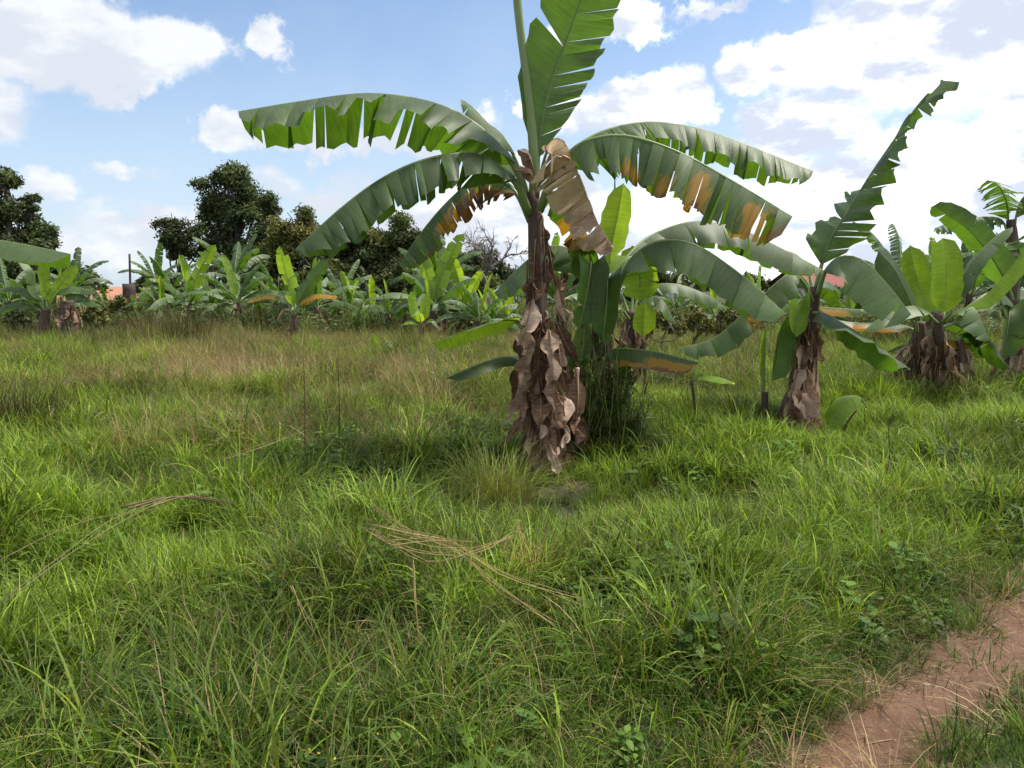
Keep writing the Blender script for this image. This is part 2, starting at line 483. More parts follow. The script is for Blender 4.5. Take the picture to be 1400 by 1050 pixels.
tag(mesh_obj('dirt_path', np.c_[pv, pz], gridf(160, nu, 0, True), m, None, None, np.stack([fu, fu, fu], 1)), 'reddish brown dirt footpath', None, None, 'structure')

# ------------------------------------------------------------------ banana leaf
def leaf(root, pts, hw, fold=(50, 50), roll=(0, 0), side=None, tear=(.06, .25), jit=9, curl=18, sweep=.22, pet=.14, K=5,
         seed=1, mat='leaf', rib='rib', name='leaf', label=None, gap=.06, wave=.0, loss=0.0, mid_r=.022, crumple=0.0,
         yel=(), brn=(), edge=(0, 0), rowlen=.09, prof='leaf', tip=.3, tone=.5, midrib=True, taper=.22, tear2=None, rise=.14):
    rng = np.random.RandomState(seed)
    C = catmull(pts, 48)
    L = np.linalg.norm(np.diff(C, axis=0), axis=1).sum()
    T = norm(np.gradient(C, axis=0))
    if side is None:
        S = np.cross(T, np.array([0, 0, 1.0]))
        for k in range(1, 48):
            if np.linalg.norm(S[k]) < .15: S[k] = S[k - 1]
            if S[k].dot(S[k - 1]) < 0: S[k] = -S[k]
        S = norm(S)
        for _ in range(6): S[1:-1] = norm(S[:-2] + S[1:-1] + S[2:])
        S = norm(S - T * (S * T).sum(1, keepdims=True))
    else:
        sv = np.asarray(side, float)[None, :]
        S = norm(sv - T * (sv * T).sum(1, keepdims=True))
    Nn = np.cross(S, T)
    if side is None and Nn[:, 2].mean() < 0: S = -S; Nn = -Nn
    ra = np.radians(np.interp(np.linspace(0, 1, 48), np.linspace(0, 1, len(roll)), roll))[:, None]
    S, Nn = S * np.cos(ra) + Nn * np.sin(ra), Nn * np.cos(ra) - S * np.sin(ra)
    ss = np.linspace(0, 1, 48)
    pw = np.r_[.3, np.random.RandomState(seed + 999).uniform(.45, 1.0, 3), .35]
    def at(A, s): return np.stack([np.interp(s, ss, A[:, k]) for k in range(3)], -1)
    def profile(s):
        x = np.clip((s - pet) / (1 - pet), 0, 1)
        if prof == 'leaf':
            return np.clip(x / rise, .02, 1) ** .55 * (1 - taper * x) * np.sqrt(np.clip(1 - np.clip((x - (1 - tip)) / tip, 0, 1) ** 2.2, .004, 1))
        if prof == 'flare':
            return .22 + .78 * x ** .8
        return np.interp(x * x * (3 - 2 * x) * .5 + x * .5, np.linspace(0, 1, 5), pw)
    V, F, UV, WR = [], [], [], []
    off = 0
    for sg, fd in ((1, fold[0]), (-1, fold[1])):
        cuts = [pet]
        while cuts[-1] < 1 - .02: cuts.append(cuts[-1] + rng.uniform(*(tear if sg > 0 or tear2 is None else tear2)) / L)
        cuts[-1] = 1.0
        ph = rng.rand() * 6
        for a, b in zip(cuts[:-1], cuts[1:]):
            mrow = max(4 if K > 3 else 3, int(math.ceil((b - a) * L / rowlen)) + 1)
            dth = rng.normal(0, jit); wl = 1 + rng.normal(0, .035)
            if rng.rand() < loss: wl *= rng.uniform(.15, .75)
            s = np.linspace(a, b, mrow)[:, None]
            u = np.linspace(0, 1, K + 1)[None, :]
            sc = (a + b) / 2
            g = gap * (.3 + 1.4 * rng.rand())
            sh = np.clip(sc + (s - sc) * (1 - g * u), 0, 1)
            Wd = hw * profile(s) * wl * (1 + .05 * np.sin(s * L * 31 + ph) * u ** 3) * (1 + rng.uniform(-.07, .07) * (s - sc) / (b - a + 1e-6))
            th = np.radians(fd + dth * u ** .7 + curl * (u - .3) + rng.normal(0, jit * .25))
            du = 1.0 / K
            A = np.cumsum(np.cos(th), 1) * du - np.cos(th[:, :1]) * du
            B = np.cumsum(np.sin(th), 1) * du - np.sin(th[:, :1]) * du
            Cc, Tt, Sv, Nv = at(C, sh), at(T, sh), at(S, sh), at(Nn, sh)
            cup = rng.uniform(.06, .24) * min((b - a) * L, .22 if (b - a) * L < .5 else .03) * u * (1 - 4 * ((s - sc) / (b - a)) ** 2) * (1 if K > 3 else .6)
            fine_ = 0 if not crumple else crumple * .45 * u ** .5 * (np.sin(sh * L * 6.3 / (hw * 1.7) + ph + 3 * u) + .6 * np.sin(sh * L * 6.3 / (hw * .6) + 5 * u + ph * 2))
            sw = sweep + rng.normal(0, .05)
            wv = (wave * np.sin(2 * math.pi * sh * L / .22 + ph) + wave * .5 * np.sin(2 * math.pi * sh * L / .09 + ph * 2)) * u
            pos = Cc + (A * Wd * sg)[..., None] * Sv - (B * Wd - fine_)[..., None] * Nv + (wv + cup)[..., None] * (np.cos(th)[..., None] * Nv + (np.sin(th) * sg)[..., None] * Sv) + (sw * u * Wd)[..., None] * Tt
            if crumple:
                q = rng.rand(6) * 6
                f = 2 * math.pi / (hw * 4.3)
                pos[..., 0] += crumple * np.sin(pos[..., 2] * f + q[0] + 2 * u) * (.25 + u)
                pos[..., 1] += crumple * np.sin(pos[..., 2] * f * .8 + q[1] + 3 * u) * (.25 + u)
                pos[..., 2] += crumple * .6 * np.sin(pos[..., 0] * f + q[2] + sh * 30) * u
            V.append(pos.reshape(-1, 3))
            F.append(gridf(mrow, K + 1, off, sg < 0))
            UV.append(np.stack([np.broadcast_to(u * sg * hw * 2 + 3, sh.shape), sh * L + u * hw * .3], -1).reshape(-1, 2))
            yv = edge[0] * u ** 3 + 0 * sh; bv = edge[1] * u ** 6 + (.20 if mat == 'leaf' else .08) * u ** 2 * np.abs(2 * (s - sc) / (b - a)) ** 4 + 0 * sh
            for lst, arr in ((yel, 'y'), (brn, 'b')):
                for (s0, s1, sd_, u0, amt) in lst:
                    if sd_ and sd_ != sg: continue
                    w = np.clip((sh - s0 + .04) / .08, 0, 1) * np.clip((s1 + .04 - sh) / .08, 0, 1) * np.clip((u - u0 + .15) / .3, 0, 1) * amt
                    if arr == 'y': yv = np.maximum(yv, w)
                    else: bv = np.maximum(bv, w)
            rn = np.clip(tone + rng.normal(0, .22), 0, 1)
            WR.append(np.stack([yv, bv, np.full_like(yv, rn)], -1).reshape(-1, 3))
            off += mrow * (K + 1)
    loc = np.array(root.location)
    o = mesh_obj(name, np.vstack(V), np.vstack(F), M[mat], root, np.vstack(UV), np.vstack(WR), True, loc)
    if label: o['label'] = label
    if midrib:
        e = 44
        rk = np.interp(np.linspace(0, 1, 48), [0, pet * .8, pet + .08, .5, 1], np.array([1.2, 1.0, .62, .40, .12]) * mid_r)
        v, f = tube_geo((C - Nn * (rk * .93 + .002)[:, None])[:e:2], rk[:e:2], 6)
        mesh_obj('midrib', v, f, M[rib], o, None, None, True, loc)
    return o

def stem(root, pts, rad, sides=14, seed=1, name='pseudostem', mat='stem', sheaths=0, n=26):
    rng = np.random.RandomState(seed)
    loc = np.array(root.location)
    C = catmull(pts, n)
    v, f = tube_geo(C, rad, sides, .16, rng)
    o = mesh_obj(name, v, f, M[mat], root, None, None, True, loc)
    rr = np.interp(np.linspace(0, 1, n), np.linspace(0, 1, len(rad)), rad)
    for q in range(sheaths):          # dry sheath flaps clasping the stem
        k0 = rng.randint(1, n - 9); k1 = min(n - 1, k0 + rng.randint(5, 9))
        a0 = rng.uniform(0, 2 * math.pi); wd = rng.uniform(.5, 1.1)
        ks = np.linspace(k0, k1, 8); us = np.linspace(-1, 1, 6)
        vv = []
        for i, k in enumerate(ks):
            c = np.array([np.interp(k, np.arange(n), C[:, z]) for z in range(3)]); r = np.interp(k, np.arange(n), rr)
            f_ = i / 7
            lift = 1.06 + .10 * math.sin(f_ * 3 + q) + (.5 * max(0, f_ - .7) if q % 2 else .0)
            for uu in us:
                w = wd * (1 - .65 * f_ ** 2)
                an = a0 + uu * w
                rad_ = r * (lift + .10 * abs(uu) ** 3 + rng.uniform(-.03, .03)) + .004
                vv.append(c + np.array([math.cos(an) * rad_, math.sin(an) * rad_, 0]))
        uv = np.stack([np.tile(us * .3, 8), np.repeat(ks * .02, 6)], 1)
        wr = np.tile([[0, 0, rng.uniform(.2, .75)]], (48, 1))
        mesh_obj('sheath', np.array(vv), gridf(8, 6), M['dry'], root, uv, wr, True, loc)
    return o

def hang(root, x, y, z, ang, drop, hw, out=.12, seed=1, prof='saw', tone=.5, yel=0, r0=.1):
    """a dead leaf bent over at the stem and hanging down against it"""
    rng = np.random.RandomState(seed)
    c, s = math.cos(ang), math.sin(ang)
    a = np.array([x + c * r0 * .8, y + s * r0 * .8, z])
    o1 = r0 + out
    wob = rng.uniform(-.05, .05, 6)
    pts = [a, a + np.array([c * out * .6, s * out * .6, .04]),
           np.array([x + c * o1 + wob[0], y + s * o1 + wob[1], z - drop * .25]),
           np.array([x + c * o1 * 1.02 + wob[2], y + s * o1 * 1.02 + wob[3], z - drop * .6]),
           np.array([x + c * o1 * 1.1 + wob[4], y + s * o1 * 1.1 + wob[5], z - drop])]
    f = rng.uniform(20, 75, 2)
    return leaf(root, pts, hw, fold=(f[0], f[1]), side=(-s, c, 0), tear=(drop * .5, drop * 1.2), jit=12, curl=45, sweep=.35, pet=.08, K=5,
                seed=seed, mat='dry', rib='rib_dry', name='dry_leaf', gap=.12, wave=.012, crumple=hw * .16, rowlen=.05, prof=prof,
                tone=tone, mid_r=.009, edge=(yel, 0))

def px_leaf(root, Y, pts, hwpx, **kw):
    w = [P(p[0], p[1], Y + (p[2] if len(p) > 2 else 0)) for p in pts]
    return leaf(root, w, hwpx * Y / FPX, **kw)

FIB = []
def base(px, py, Y):
    p = P(px, py, Y); p[2] = float(gz(p[0], p[1])); return p

# ------------------------------------------------------------------ the tall banana plant in the middle
Y0 = 6.5
b0 = base(748, 640, Y0)
mp = thing('banana_plant', 'tall tattered banana plant in the middle with a shaggy skirt of dead leaves', 'banana plant', b0)
stem(mp, [b0 + [0, 0, -.05], P(744, 560, Y0), P(737, 480, Y0), P(735, 400, Y0), P(733, 320, Y0), P(728, 262, Y0)],
     [.19, .16, .125, .098, .083, .076, .070, .055], 16, 3, sheaths=7)
px_leaf(mp, Y0, [(729, 285), (716, 240, .0), (688, 200, -.04), (640, 160, -.08), (580, 136, -.12), (500, 127, -.15), (410, 138, -.2), (326, 152, -.25)], 70,
        fold=(54, 34), tear=(.04, .24), jit=13, seed=4, pet=.14, mid_r=.034, gap=.05, curl=14, taper=.15, tip=.16, edge=(0, .1))
px_leaf(mp, Y0, [(727, 290), (712, 252, -.1), (685, 226, -.2), (648, 208, -.3), (590, 214, -.42), (530, 238, -.5), (470, 280, -.6), (404, 340, -.7)], 56,
        fold=(54, 44), tear=(.04, .22), jit=12, seed=9, pet=.13, mid_r=.034, taper=.2, tip=.22, edge=(0, .12))
px_leaf(mp, Y0, [(730, 285), (712, 235, .3), (690, 212, .6), (655, 194, .9), (598, 186, 1.3)], 36, fold=(25, 25), tear=(.3, .6), jit=4, seed=12, pet=.2, mid_r=.026)
px_leaf(mp, Y0, [(727, 300), (708, 262, .1), (680, 242, .2), (645, 246, .3), (602, 285, .36), (570, 325, .38), (546, 362, .4)], 44, fold=(58, 62), tear=(.03, .14),
        jit=13, seed=15, pet=.15, mid_r=.024, gap=.14, label='withered leaf browned along its lower half', edge=(.5, .55),
        yel=[(.15, .75, 0, .35, .75)], brn=[(.15, .6, 0, .45, .75)], tone=.6, crumple=.006)
# the rolled spear leaf and the upright leaf that leave the frame at the top
loc = np.array(mp.location)
sp_pts = catmull([P(731, 300, Y0), P(729, 200, Y0), P(720, 110, Y0 - .02), P(709, 20, Y0 - .04), P(700, -90, Y0 - .06), P(694, -190, Y0 - .1)], 30)
v, f = tube_geo(sp_pts, [.048, .046, .042, .036, .034, .036, .034, .026, .012], 10)
mesh_obj('rolled_leaf', v, f, M['rib'], mp, None, None, True, loc)
px_leaf(mp, Y0, [(733, 295, .05), (737, 200, .05), (745, 150, .05), (760, 95, .05), (778, 45, 0), (800, -15, -.1), (826, -80, -.25)], 50, side=(.98, .05, -.2),
        fold=(6, -6), tear=(.06, .22), tear2=(.7, 1.1), rise=.3, jit=8, seed=21, pet=.22, mid_r=.024, gap=.06, curl=-8, sweep=.55, loss=.0, tone=.75, wave=.012, tip=.2, taper=.05)
px_leaf(mp, Y0, [(727, 282, .1), (714, 235, .15), (697, 198, .1), (672, 172, .05), (648, 152, 0), (630, 136, -.05)], 30, fold=(30, 10), roll=(30, 55), tear=(.3, .7), jit=7, seed=19, pet=.42, mid_r=.02, taper=.3, tip=.5)
# right side
px_leaf(mp, Y0, [(736, 285), (752, 238, .2), (785, 200, .4), (830, 176, .5), (890, 166, .55), (960, 176, .55), (1035, 203, .5), (1112, 234, .45)], 50,
        fold=(48, 56), tear=(.03, .17), jit=11, seed=23, pet=.15, mid_r=.03, gap=.09, taper=.12, tip=.2)
px_leaf(mp, Y0, [(735, 285, -.1), (750, 245, -.2), (775, 208, -.35), (808, 188, -.5), (860, 184, -.6), (930, 207, -.7), (1005, 248, -.75), (1084, 296, -.8)], 62,
        fold=(60, 55), tear=(.035, .13), jit=11, seed=27, pet=.16, mid_r=.032, gap=.10, taper=.1, tip=.14, loss=.12, edge=(.32, .3),
        yel=[(.40, .50, 0, .55, .8), (.55, .63, 0, .5, .8), (.66, .74, 0, .15, .95), (.84, .93, 0, .2, .95), (.93, .98, 0, .5, .7)],
        brn=[(.66, .74, 0, .8, .75), (.55, .63, 0, .85, .7), (.40, .5, 0, .85, .65), (.94, 1, 0, .5, .8)], label='leaf with orange yellow patches along its margin', tone=.62)
# hanging withered leaf in front of the crown
px_leaf(mp, Y0, [(733, 270, -.1), (742, 220, -.2), (757, 190, -.3), (775, 198, -.38), (796, 250, -.42), (818, 305, -.42), (838, 338, -.4)], 66, fold=(44, 80), side=(-.8, -.55, .1), mat='dry', rib='rib_dry',
        tear=(.04, .13), jit=14, curl=40, seed=31, pet=.24, gap=.03, crumple=.026, wave=.03, name='dry_leaf', label='pale withered leaf hanging in front of the crown', edge=(.05, 0),
        rowlen=.04, tone=1.0, mid_r=.014, yel=[(.3, .75, 0, -.2, .45)], K=7, taper=.5)
px_leaf(mp, Y0, [(733, 290, .1), (748, 262, .3), (768, 268, .5), (792, 300, .6), (815, 345, .65)], 40, fold=(40, 45), tear=(.05, .2), jit=12, seed=35, pet=.16,
        yel=[(.6, 1, 0, .1, .9)], brn=[(.8, 1, 0, .5, .6)], edge=(.3, .2))
px_leaf(mp, Y0, [(733, 250, -.08), (725, 212, -.12), (718, 203, -.14), (708, 205, -.18)], 14, mat='dry', rib='rib_dry', name='dry_leaf', tear=(.2, .4), seed=36, crumple=.01, tone=.8, mid_r=.008)
px_leaf(mp, Y0, [(734, 268, -.12), (728, 235, -.16), (716, 228, -.2), (700, 232, -.25)], 12, mat='dry', rib='rib_dry', name='dry_leaf', tear=(.2, .4), seed=37, crumple=.01, tone=.25, mid_r=.008)

def Pz(px, py, Y): return P(px, py, Y)
# the skirt of dead leaves: px, py of the top, px, py of the end, half width px, tone, profile
for k, (x0, y0, x1, y1, hw, tn, pf, dy) in enumerate([
        (728, 410, 712, 472, 22, .75, 'flare', -.16), (722, 468, 716, 508, 15, .72, 'flare', -.2), (718, 498, 708, 590, 14, .6, 'saw', -.22),
        (725, 520, 690, 580, 12, .62, 'saw', -.2), (720, 560, 686, 610, 9, .6, 'saw', -.25), (752, 455, 757, 520, 17, .8, 'flare', -.22),
        (762, 470, 775, 545, 13, .35, 'saw', -.18), (752, 520, 768, 575, 17, .7, 'flare', -.3), (770, 545, 773, 610, 14, .6, 'saw', -.3),
        (740, 545, 738, 600, 13, .45, 'saw', -.28), (728, 590, 722, 640, 12, .5, 'saw', -.25), (760, 590, 762, 650, 12, .5, 'saw', -.3),
        (785, 570, 790, 612, 9, .62, 'leaf', -.2), (740, 440, 733, 540, 18, .2, 'saw', -.12), (748, 430, 762, 520, 16, .25, 'saw', -.1),
        (735, 500, 745, 600, 20, .18, 'saw', -.15), (722, 540, 728, 620, 16, .22, 'saw', -.15), (765, 540, 785, 630, 16, .2, 'saw', -.1),
        (716, 452, 704, 560, 14, .3, 'saw', .02), (775, 500, 800, 620, 15, .3, 'saw', .05), (750, 610, 765, 655, 7, .7, 'leaf', -.35),
        (732, 330, 727, 420, 10, .3, 'saw', -.08), (742, 300, 748, 400, 7, .2, 'saw', -.08), (726, 380, 722, 460, 9, .35, 'saw', -.08),
        (748, 330, 775, 440, 6, .3, 'saw', .0), (760, 440, 790, 500, 7, .3, 'leaf', .0)]):
    px_leaf(mp, Y0, [(x0 + (740 - x0) * .6, y0 - 3, dy * .3), (x0, y0, dy * .75), (x0 * .65 + x1 * .35, y0 * .6 + y1 * .4, dy * 1.1), (x1, y1, dy * 1.2)], hw * .74,
            side=(1, .15 * (-1) ** k, 0), fold=(24 + 9 * (k % 4), 30 + 8 * (k % 3)), tear=(.2, .6), jit=14, curl=60, sweep=.3, pet=.1, K=6, seed=60 + k, mat='dry',
            rib='rib_dry', name='dry_leaf', gap=.12, wave=.01, crumple=hw * Y0 / FPX * .18, rowlen=.035, prof=pf, tone=tn - .12, mid_r=.008)
px_leaf(mp, Y0, [(788, 505, -.1), (789, 520, -.15), (790, 545, -.2), (788, 575, -.2)], 14, side=(1, .2, 0), fold=(-12, -12), tear=(.5, .8), jit=3, seed=90, pet=.1, mat='dry', rib='rib_dry',
        name='dry_leaf', label='oval brown dead leaf at the right of the skirt', tone=.42, taper=.05, tip=.4)

FIB.append((mp, (742, 430, 615, Y0, .11, 300, 1)))
# a young shoot behind its stem whose two leaves reach left
b = base(735, 615, Y0 + .4)
sk = thing('banana_sucker', 'young banana shoot behind the tall plant with two smooth leaves reaching left', 'banana shoot', b)
stem(sk, [b, P(728, 520, Y0 + .35), P(722, 440, Y0 + .25)], [.05, .04, .03], 10, 5)
px_leaf(sk, Y0, [(722, 450, .25), (708, 438, .15), (680, 438, -.1), (640, 451, -.3), (588, 470, -.45)], 22, fold=(14, 42), roll=(-50, -50), mat='young', tear=(1.2, 2), jit=2, seed=41, pet=.12, wave=.008, mid_r=.014, curl=10, taper=.1)
px_leaf(sk, Y0, [(726, 505, .3), (712, 488, .2), (690, 487, 0), (655, 497, -.2), (609, 517, -.35)], 20, fold=(40, 35), tear=(1.2, 2), jit=2, seed=43, pet=.14, wave=.008, mid_r=.014, tone=.25, taper=.1)

# ------------------------------------------------------------------ second plant, just behind to the right
Y1 = 7.4
b1 = base(826, 600, Y1)
q = thing('banana_plant', 'leafy banana plant half hidden in tall weeds behind the tall middle plant', 'banana plant', b1)
stem(q, [b1, P(824, 520, Y1), P(822, 440, Y1), P(820, 395, Y1)], [.16, .12, .10, .08, .06], 14, 7, sheaths=6)
px_leaf(q, Y1, [(822, 420), (834, 385, .1), (860, 345, .3), (895, 318, .5), (950, 302, .6), (1010, 312, .65), (1080, 345, .6), (1124, 368, .55)], 50, fold=(48, 52), tear=(.2, .55), jit=5, seed=51, pet=.16, mid_r=.03, tone=.4)
px_leaf(q, Y1, [(823, 425, -.1), (840, 395, -.2), (862, 352, -.35), (900, 328, -.5), (950, 333, -.6), (1010, 372, -.65), (1074, 428, -.7)], 52, fold=(58, 50), tear=(.12, .4), jit=5, seed=53, pet=.17, mid_r=.034, tone=.6, gap=.03)
px_leaf(q, Y1, [(818, 410), (806, 370, .1), (785, 342, .2), (750, 336, .25), (715, 360, .3), (676, 400, .35)], 50, fold=(50, 46), tear=(.1, .35), jit=9, seed=55, pet=.16, mid_r=.026)
px_leaf(q, Y1, [(824, 405, .1), (832, 370, .15), (838, 330, .2), (846, 290, .2), (853, 250, .2)], 26, side=(.9, -.3, 0), fold=(-30, -22), tear=(.9, 2), jit=2, seed=57, pet=.3, mid_r=.014, mat='young', tone=.3, tip=.5)
px_leaf(q, Y1, [(822, 410, .3), (835, 360, .3), (840, 300, .3), (841, 235, .3)], 3, side=(1, 0, 0), fold=(70, 70), tear=(2, 3), jit=1, seed=58, pet=.5, mid_r=.014)
px_leaf(q, Y1, [(815, 420, -.1), (803, 385, -.3), (808, 360, -.45), (802, 400, -.55), (792, 450, -.6)], 26, side=(1, .3, 0), fold=(30, 40), tear=(.6, 1.2), jit=4, seed=59, pet=.2, tone=.3)
px_leaf(q, Y1, [(823, 420, -.1), (826, 390, -.3), (830, 380, -.45), (829, 420, -.55), (824, 470, -.6)], 24, side=(1, -.2, 0), fold=(35, 35), tear=(.6, 1.2), jit=4, seed=60, pet=.2, tone=.2)
px_leaf(q, Y1, [(818, 405, -.1), (808, 350, -.2), (798, 325, -.3), (788, 320, -.4), (776, 345, -.45)], 28, fold=(35, 35), tear=(.3, .8), jit=5, seed=61, pet=.3, yel=[(.5, 1, 0, .0, 1)], brn=[(.85, 1, 0, .4, .8)], edge=(.5, .3), label='short leaf gone yellow')
px_leaf(q, Y1, [(824, 410, .0), (840, 370, .1), (865, 350, .25), (875, 380, .3), (872, 410, .3)], 32, side=(1, 0, 0), fold=(15, 15), tear=(.6, 1.2), jit=3, seed=62, pet=.25, mat='young', tone=.15)
px_leaf(q, Y1, [(828, 500, -.1), (835, 478, -.3), (862, 476, -.5), (905, 482, -.6), (956, 496, -.65)], 26, fold=(62, 40), tear=(.7, 1.4), jit=2, seed=63, pet=.12, edge=(.7, .5), yel=[(.25, .5, 0, .65, .9), (.55, 1, 0, .35, 1)], brn=[(.6, 1, 0, .8, .9)],
        label='low leaf with an orange burnt edge', mid_r=.012, taper=.05)
for k in range(10):
    a = k * 2.4 + .4
    p = P(824 + 3 * math.cos(a), 470 + 12 * (k % 5), Y1)
    hang(q, p[0], p[1], p[2], a, .35 + .1 * (k % 3), .07, .06, 200 + k, 'saw', .25 + .12 * (k % 4), r0=.1)

FIB.append((q, (824, 420, 560, Y1, .10, 160, 2)))
# shoots around its foot
b = base(955, 565, 7.9)
sk = thing('banana_sucker', 'small banana shoot in the grass with one oval leaf held flat beside a larger plant', 'banana shoot', b)
stem(sk, [b, P(948, 540, 7.9), P(945, 520, 7.9)], [.022, .018, .012], 8, 5)
px_leaf(sk, 7.9, [(945, 528), (951, 518), (965, 513, -.1), (985, 516, -.25), (1006, 524, -.4)], 17, mat='young', fold=(-20, 60), roll=(-35, -35), tear=(1, 2), jit=1, seed=71, pet=.15, mid_r=.01, taper=.05, tip=.5)

Y2 = 10.5
b = base(866, 520, Y2)
q = thing('banana_plant', 'smaller banana plant behind the weeds with one long arched leaf to its right', 'banana plant', b)
stem(q, [b, P(864, 470, Y2), P(864, 425, Y2)], [.13, .11, .08], 12, 8, sheaths=5)
px_leaf(q, Y2, [(865, 432), (872, 405, .1), (890, 390, .2), (925, 388, .2), (965, 402, .2), (992, 420, .2)], 22, fold=(52, 45), tear=(.1, .3), jit=6, seed=81, pet=.18, mid_r=.02)
px_leaf(q, Y2, [(864, 430), (866, 400, .1), (866, 370, .1), (864, 335, .1)], 24, side=(1, .2, 0), fold=(5, 5), tear=(.8, 1.4), jit=3, seed=83, pet=.3, mat='young', tone=.1, tip=.45)
px_leaf(q, Y2, [(862, 430), (850, 400, .1), (835, 395, .2), (812, 408, .2), (795, 430, .2)], 24, fold=(45, 45), tear=(.1, .3), jit=6, seed=85, pet=.18)
px_leaf(q, Y2, [(866, 435, -.1), (878, 412, -.2), (895, 405, -.3), (910, 415, -.4), (922, 440, -.4)], 18, fold=(45, 45), tear=(.1, .3), jit=6, seed=86, pet=.18)
px_leaf(q, Y2, [(862, 435, -.1), (846, 415, -.2), (835, 412, -.3), (815, 430, -.4)], 18, fold=(45, 45), tear=(.1, .3), jit=6, seed=87, pet=.18, edge=(.5, .3))
for k in range(9):
    a = k * 2.4
    p = P(864, 432 + 9 * (k % 5), Y2)
    hang(q, p[0], p[1], p[2], a, .4, .07, .05, 240 + k, 'saw', .2 + .15 * (k % 4), r0=.1)
b = base(882, 500, 9.8)
sk = thing('banana_sucker', 'banana shoot with one broad upright bright green leaf right of the shaggy trunk', 'banana shoot', b)
stem(sk, [b, P(881, 480, 9.8), P(880, 465, 9.8)], [.03, .024, .016], 8, 5)
px_leaf(sk, 9.8, [(880, 470), (880, 455), (881, 435), (882, 412)], 15, side=(1, .1, 0), fold=(-6, -6), tear=(1, 2), jit=1, seed=91, pet=.15, mat='young', tone=0, tip=.6, mid_r=.01, taper=0)

# ------------------------------------------------------------------ right hand plant with the tall twisted leaf
Y3 = 8.6
b3 = base(1090, 600, Y3)
q = thing('banana_plant', 'banana plant on the right with one tall narrow twisted leaf rising into the sky', 'banana plant', b3)
stem(q, [b3 + [0, 0, -.05], P(1094, 545, Y3), P(1103, 480, Y3), P(1111, 430, Y3), P(1114, 392, Y3)], [.24, .20, .14, .105, .09, .07, .055], 16, 13, sheaths=8)
px_leaf(q, Y3, [(1114, 400), (1122, 365), (1136, 325), (1160, 285), (1188, 240), (1222, 190), (1252, 150), (1290, 110)], 46, side=(.75, -.5, .4), fold=(24, 8), roll=(-10, -5, 25, 62, 74, 66, 30), tear=(.07, .24), jit=14, seed=101, pet=.12,
        mid_r=.024, gap=.10, loss=.0, curl=22, taper=.3, tip=.12, wave=.03, sweep=.4)
px_leaf(q, Y3, [(1112, 410, -.1), (1100, 385, -.2), (1083, 372, -.3), (1062, 385, -.35), (1020, 425, -.4), (975, 462, -.4), (928, 476, -.4)], 34, fold=(48, 45), tear=(.14, .5), jit=6, seed=103, pet=.18, mid_r=.022, edge=(.3, .2),
        yel=[(.45, .62, 0, .3, .95)], brn=[(.47, .60, 0, .75, .8)], tone=.6, label='drooping leaf with a burnt orange edge')
px_leaf(q, Y3, [(1115, 402, -.1), (1126, 370, -.2), (1148, 350, -.35), (1180, 355, -.5), (1215, 390, -.6), (1246, 430, -.65)], 58, fold=(38, 38), roll=(-15, -20), tear=(.2, .6), jit=5, seed=105, pet=.17, mid_r=.026, tone=.7)
px_leaf(q, Y3, [(1113, 400, .2), (1105, 365, .4), (1085, 345, .5), (1055, 340, .5), (1010, 325, .5)], 26, fold=(45, 45), tear=(.14, .5), jit=6, seed=106, pet=.2)
px_leaf(q, Y3, [(1114, 425, -.1), (1128, 428, -.3), (1150, 440, -.5), (1185, 462, -.65), (1245, 505, -.8)], 34, fold=(25, 30), tear=(1.2, 2), jit=3, seed=107, pet=.08, wave=.03, mid_r=.018, roll=(20, 20))
px_leaf(q, Y3, [(1114, 420, .1), (1128, 420, .3), (1160, 422, .4), (1205, 424, .4)], 15, fold=(55, 45), tear=(.3, .9), jit=4, seed=109, pet=.1, yel=[(.1, .6, 0, .2, .85)], edge=(.7, .3), mid_r=.012, label='small leaf yellowed along the rib')
px_leaf(q, Y3, [(1110, 425, -.1), (1095, 410, -.25), (1086, 430, -.35), (1088, 462, -.4)], 20, side=(1, .3, 0), fold=(35, 30), tear=(.8, 2), jit=3, seed=111, pet=.12, mid_r=.012, mat='young', tone=0)
px_leaf(q, Y3, [(1108, 440, .0), (1085, 442, .0), (1068, 460, -.1), (1062, 490, -.15), (1056, 522, -.2)], 24, side=(1, .5, 0), fold=(20, 30), tear=(.6, 1.4), jit=3, seed=113, pet=.14, mid_r=.014, tone=.2)
px_leaf(q, Y3, [(1114, 410, .3), (1100, 380, .6), (1080, 375, .8), (1050, 395, 1.0)], 26, fold=(45, 45), tear=(.2, .5), jit=6, seed=115, pet=.2, yel=[(.6, 1, 0, .3, .8)], edge=(.4, .2))
px_leaf(q, Y3, [(1115, 405, .2), (1125, 385, .5), (1138, 390, .7), (1150, 420, .8)], 22, fold=(45, 45), tear=(.2, .5), jit=6, seed=116, pet=.2)
